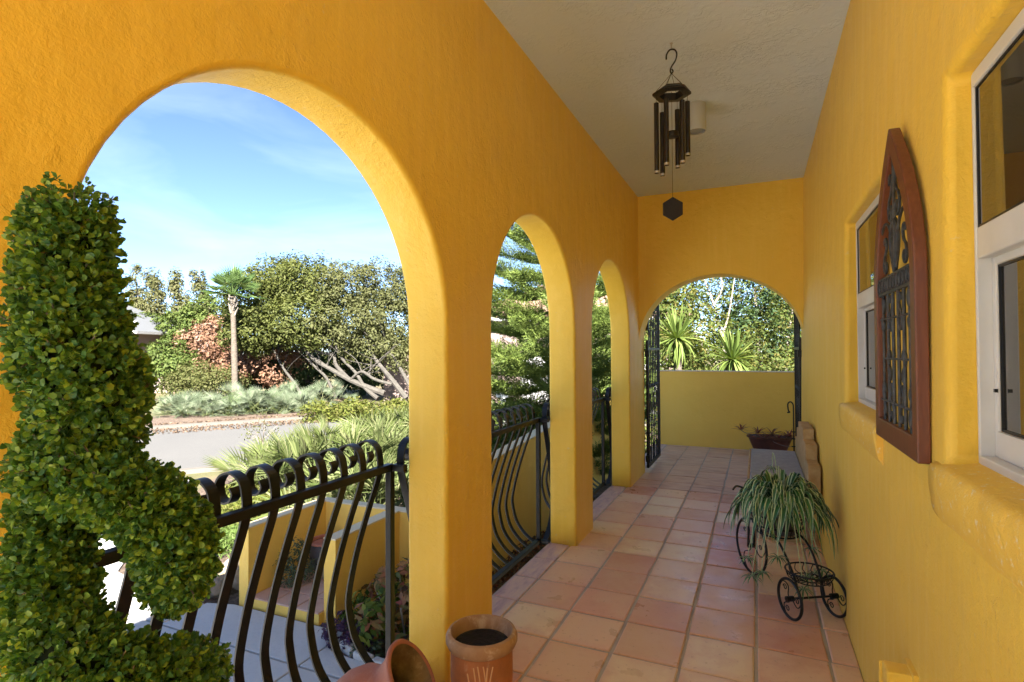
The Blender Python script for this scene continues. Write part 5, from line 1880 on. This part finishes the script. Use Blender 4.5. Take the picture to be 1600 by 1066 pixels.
def pine_branch(seed):
    """unit-length bough: tail-like branchlets along both sides, dense needles, tips swept up"""
    r_ = np.random.default_rng(seed)
    core = MB()
    ax = lambda t: np.array([t, 0.0, -0.16 * math.sin(t * PI * 0.75) + 0.16 * t ** 3])
    core.tube([tuple(ax(t)) for t in np.linspace(0, 1, 8)], list(np.linspace(0.016, 0.006, 8)), 5)
    PP, AA = [], []
    for i in range(42):
        t = 0.16 + 0.84 * i / 41
        sd = 1 if i % 2 else -1
        ln = (0.34 * math.sin(min(1, (1.06 - t) * 2.0) * PI / 2) + 0.05) * r_.uniform(.8, 1.1)
        b0 = ax(t)
        d = np.array([0.75, sd * 0.85, 0.10 + r_.uniform(-.05, .25)])
        d /= np.linalg.norm(d)
        for q in np.linspace(0.0, 1, 30):
            p = b0 + d * ln * q + np.array([0, 0, 0.22 * ln * q * q])
            for w in range(3):
                dr = r_.normal(size=3)
                dr -= d * (dr @ d)
                dr /= np.linalg.norm(dr)
                PP.append(p + dr * 0.013)
                AA.append(d * 0.9 + dr * 0.9 + np.array([0, 0, .2]))
    PP, AA = np.array(PP), np.array(AA)
    n = len(PP)
    A = unit(AA)
    B = unit(np.cross(A, r_.normal(size=(n, 3))))
    L, W = 0.044, 0.0095
    Vn = np.stack([PP - B * W * .5, PP + B * W * .5, PP + A * L], 1).reshape(-1, 3)
    Fn = np.arange(n * 3).reshape(-1, 3)
    core.add([tuple(v) for v in Vn], [tuple(f) for f in Fn])
    return core.mesh("bough", M['pine'])


bms = [pine_branch(i) for i in range(4)]
rp_ = random.Random(9)
z = 0.35
w = 0
while z < 7.2:
    rad_ = min(1.75, 0.30 + (7.4 - z) * 0.27) if z > 1 else 1.6
    nb = 6 if z < 5 else 5
    for k in range(nb):
        a = 2 * PI * k / nb + w * 0.52 + rp_.uniform(-.12, .12)
        o = obj("bough", bms[rp_.randrange(4)], npine)
        tilt = 0.05 + 0.09 * (z > 4)
        o.matrix_local = Matrix.Translation((0, 0, z)) @ Matrix.Rotation(a, 4, 'Z') @ Matrix.Rotation(-tilt + rp_.uniform(-.06, .06), 4, 'Y') @ Matrix.Rotation(rp_.uniform(-.15, .15), 4, 'X') @ Matrix.Scale(rad_ * rp_.uniform(.88, 1.08), 4)
    z += 0.35 if z < 4.5 else 0.40
    w += 1

# ---------------------------------------------------------------- beyond the low wall
yl = [blade_mesh("leaf", 0.64, 0.062, c, M['yucca'], 4, 0.2) for c in (0.1, 0.35, 0.7)]
for (s, d, z, lab, tilt) in [(3.0, 10.0, 1.62, "yucca with drooping leaves above the low wall at left", -0.25), (4.05, 10.1, 1.22, "yucca with stiff star-like leaves above the middle of low wall", 0.35)]:
    y_ = thing("yucca", lab, "yucca", S(s, d, GZ), "yuccas behind the low wall")
    MB().tube(catmull([(0.05, 0.1, 0), (0.02, 0.05, 1.0), (0, 0, z - GZ - 0.02)], 5), [0.09] * 5 + [0.07] * 6, 9).build("trunk", M['palm_trunk'], y_, True)
    for k in range(90):
        a = k * 2.39996
        e = 1.45 - (1.45 + 1.0 - tilt) * (k / 89)
        o = obj("leaf", yl[min(2, int(3 * k / 90))], y_)
        o.matrix_local = dirmat((0.03 * math.cos(a), 0.03 * math.sin(a), z - GZ), (math.cos(a) * math.cos(e), math.sin(a) * math.cos(e), math.sin(e)), rn.uniform(-.3, .3), rn.uniform(.75, 1.08))
bt1 = [LB(1050, 520, 16, 1.2, 1.2, 1.2), LB(1060, 460, 17, 1.1, 1.0, .7), LB(1100, 540, 16, 1.2, 1.1, .8), LB(1040, 570, 15, 1.0, 1.0, .7), LB(1020, 480, 16.5, 1.0, 1.0, 1.0), LB(1110, 450, 17.5, 1.1, .8, .55)]
tree("thicket_tree", "loose yellow green tree with pale forked trunk behind left yucca", "tree", S(5.2, 16, GZ), bt1, 9500, (0.13, 0.062), M['backtree'], [([PT(1140, 600, 15), PT(1130, 540, 15.5), PT(1122, 500, 16), PT(1110, 460, 16.5), PT(1095, 425, 17)], .05, .015), ([PT(1128, 530, 15.5), PT(1140, 490, 16), PT(1150, 430, 16.5)], .035, .012), ([PT(1115, 480, 16.2), PT(1130, 450, 16.5), PT(1122, 420, 17)], .035, .015), ([PT(1120, 570, 15), PT(1100, 545, 15.2), PT(1085, 520, 15.5)], .05, .02)], 'twig')
bt2 = [LB(1185, 480, 17, 1.1, 1.0, .9), LB(1180, 530, 16, 1.0, 1.0, .8), LB(1170, 450, 17.5, .9, .9, .6)]
tree("dark_thicket_tree", "darker blue green tree in the thicket above the right yucca", "tree", S(7.5, 17, GZ), bt2, 4600, (0.13, 0.06), M['backdark'], [([PT(1190, 600, 16), PT(1185, 540, 16.5), PT(1180, 450, 17)], .08, .03)], 'twig')
bt3 = [LB(1220, 560, 15, 1.0, 1.0, .8), LB(1240, 520, 15.5, 1.0, 1.0, .8), LB(1190, 575, 14.5, .9, .9, .6), LB(1230, 470, 16.5, 1.1, 1.0, .8), LB(1150, 585, 14.5, .9, .8, .5), LB(1270, 550, 15, 1.0, 1, 1)]
tree("green_thicket_shrub", "dense yellow green shrub at right behind the low wall", "shrub", S(7.6, 15.2, GZ), bt3, 9500, (0.10, 0.052), M['backtree'], [([PT(1225, 620, 15), PT(1228, 560, 15.2), PT(1240, 480, 16)], .06, .02)], 'twig')
btf = [S(s, 24 + 2 * math.sin(s), z) + (2.0, 1.6, 1.5) for s in np.arange(4, 17, 1.6) for z in (0.3, 2.4)]
P, N = crown_points(btf, 15000, 0.5, 14, 0.4)
leaves("thicket", P, N, 0.22, 0.11, M['backtree'], None, 'stuff')
cover("dune_scrub", None, [S(0.5, 10.6)[:2], S(9, 10.6)[:2], S(12, 15)[:2], S(1.0, 15)[:2]], 9000, 1.5, 0.11, 0.05, M['backtree'])

bpy.context.view_layer.update()
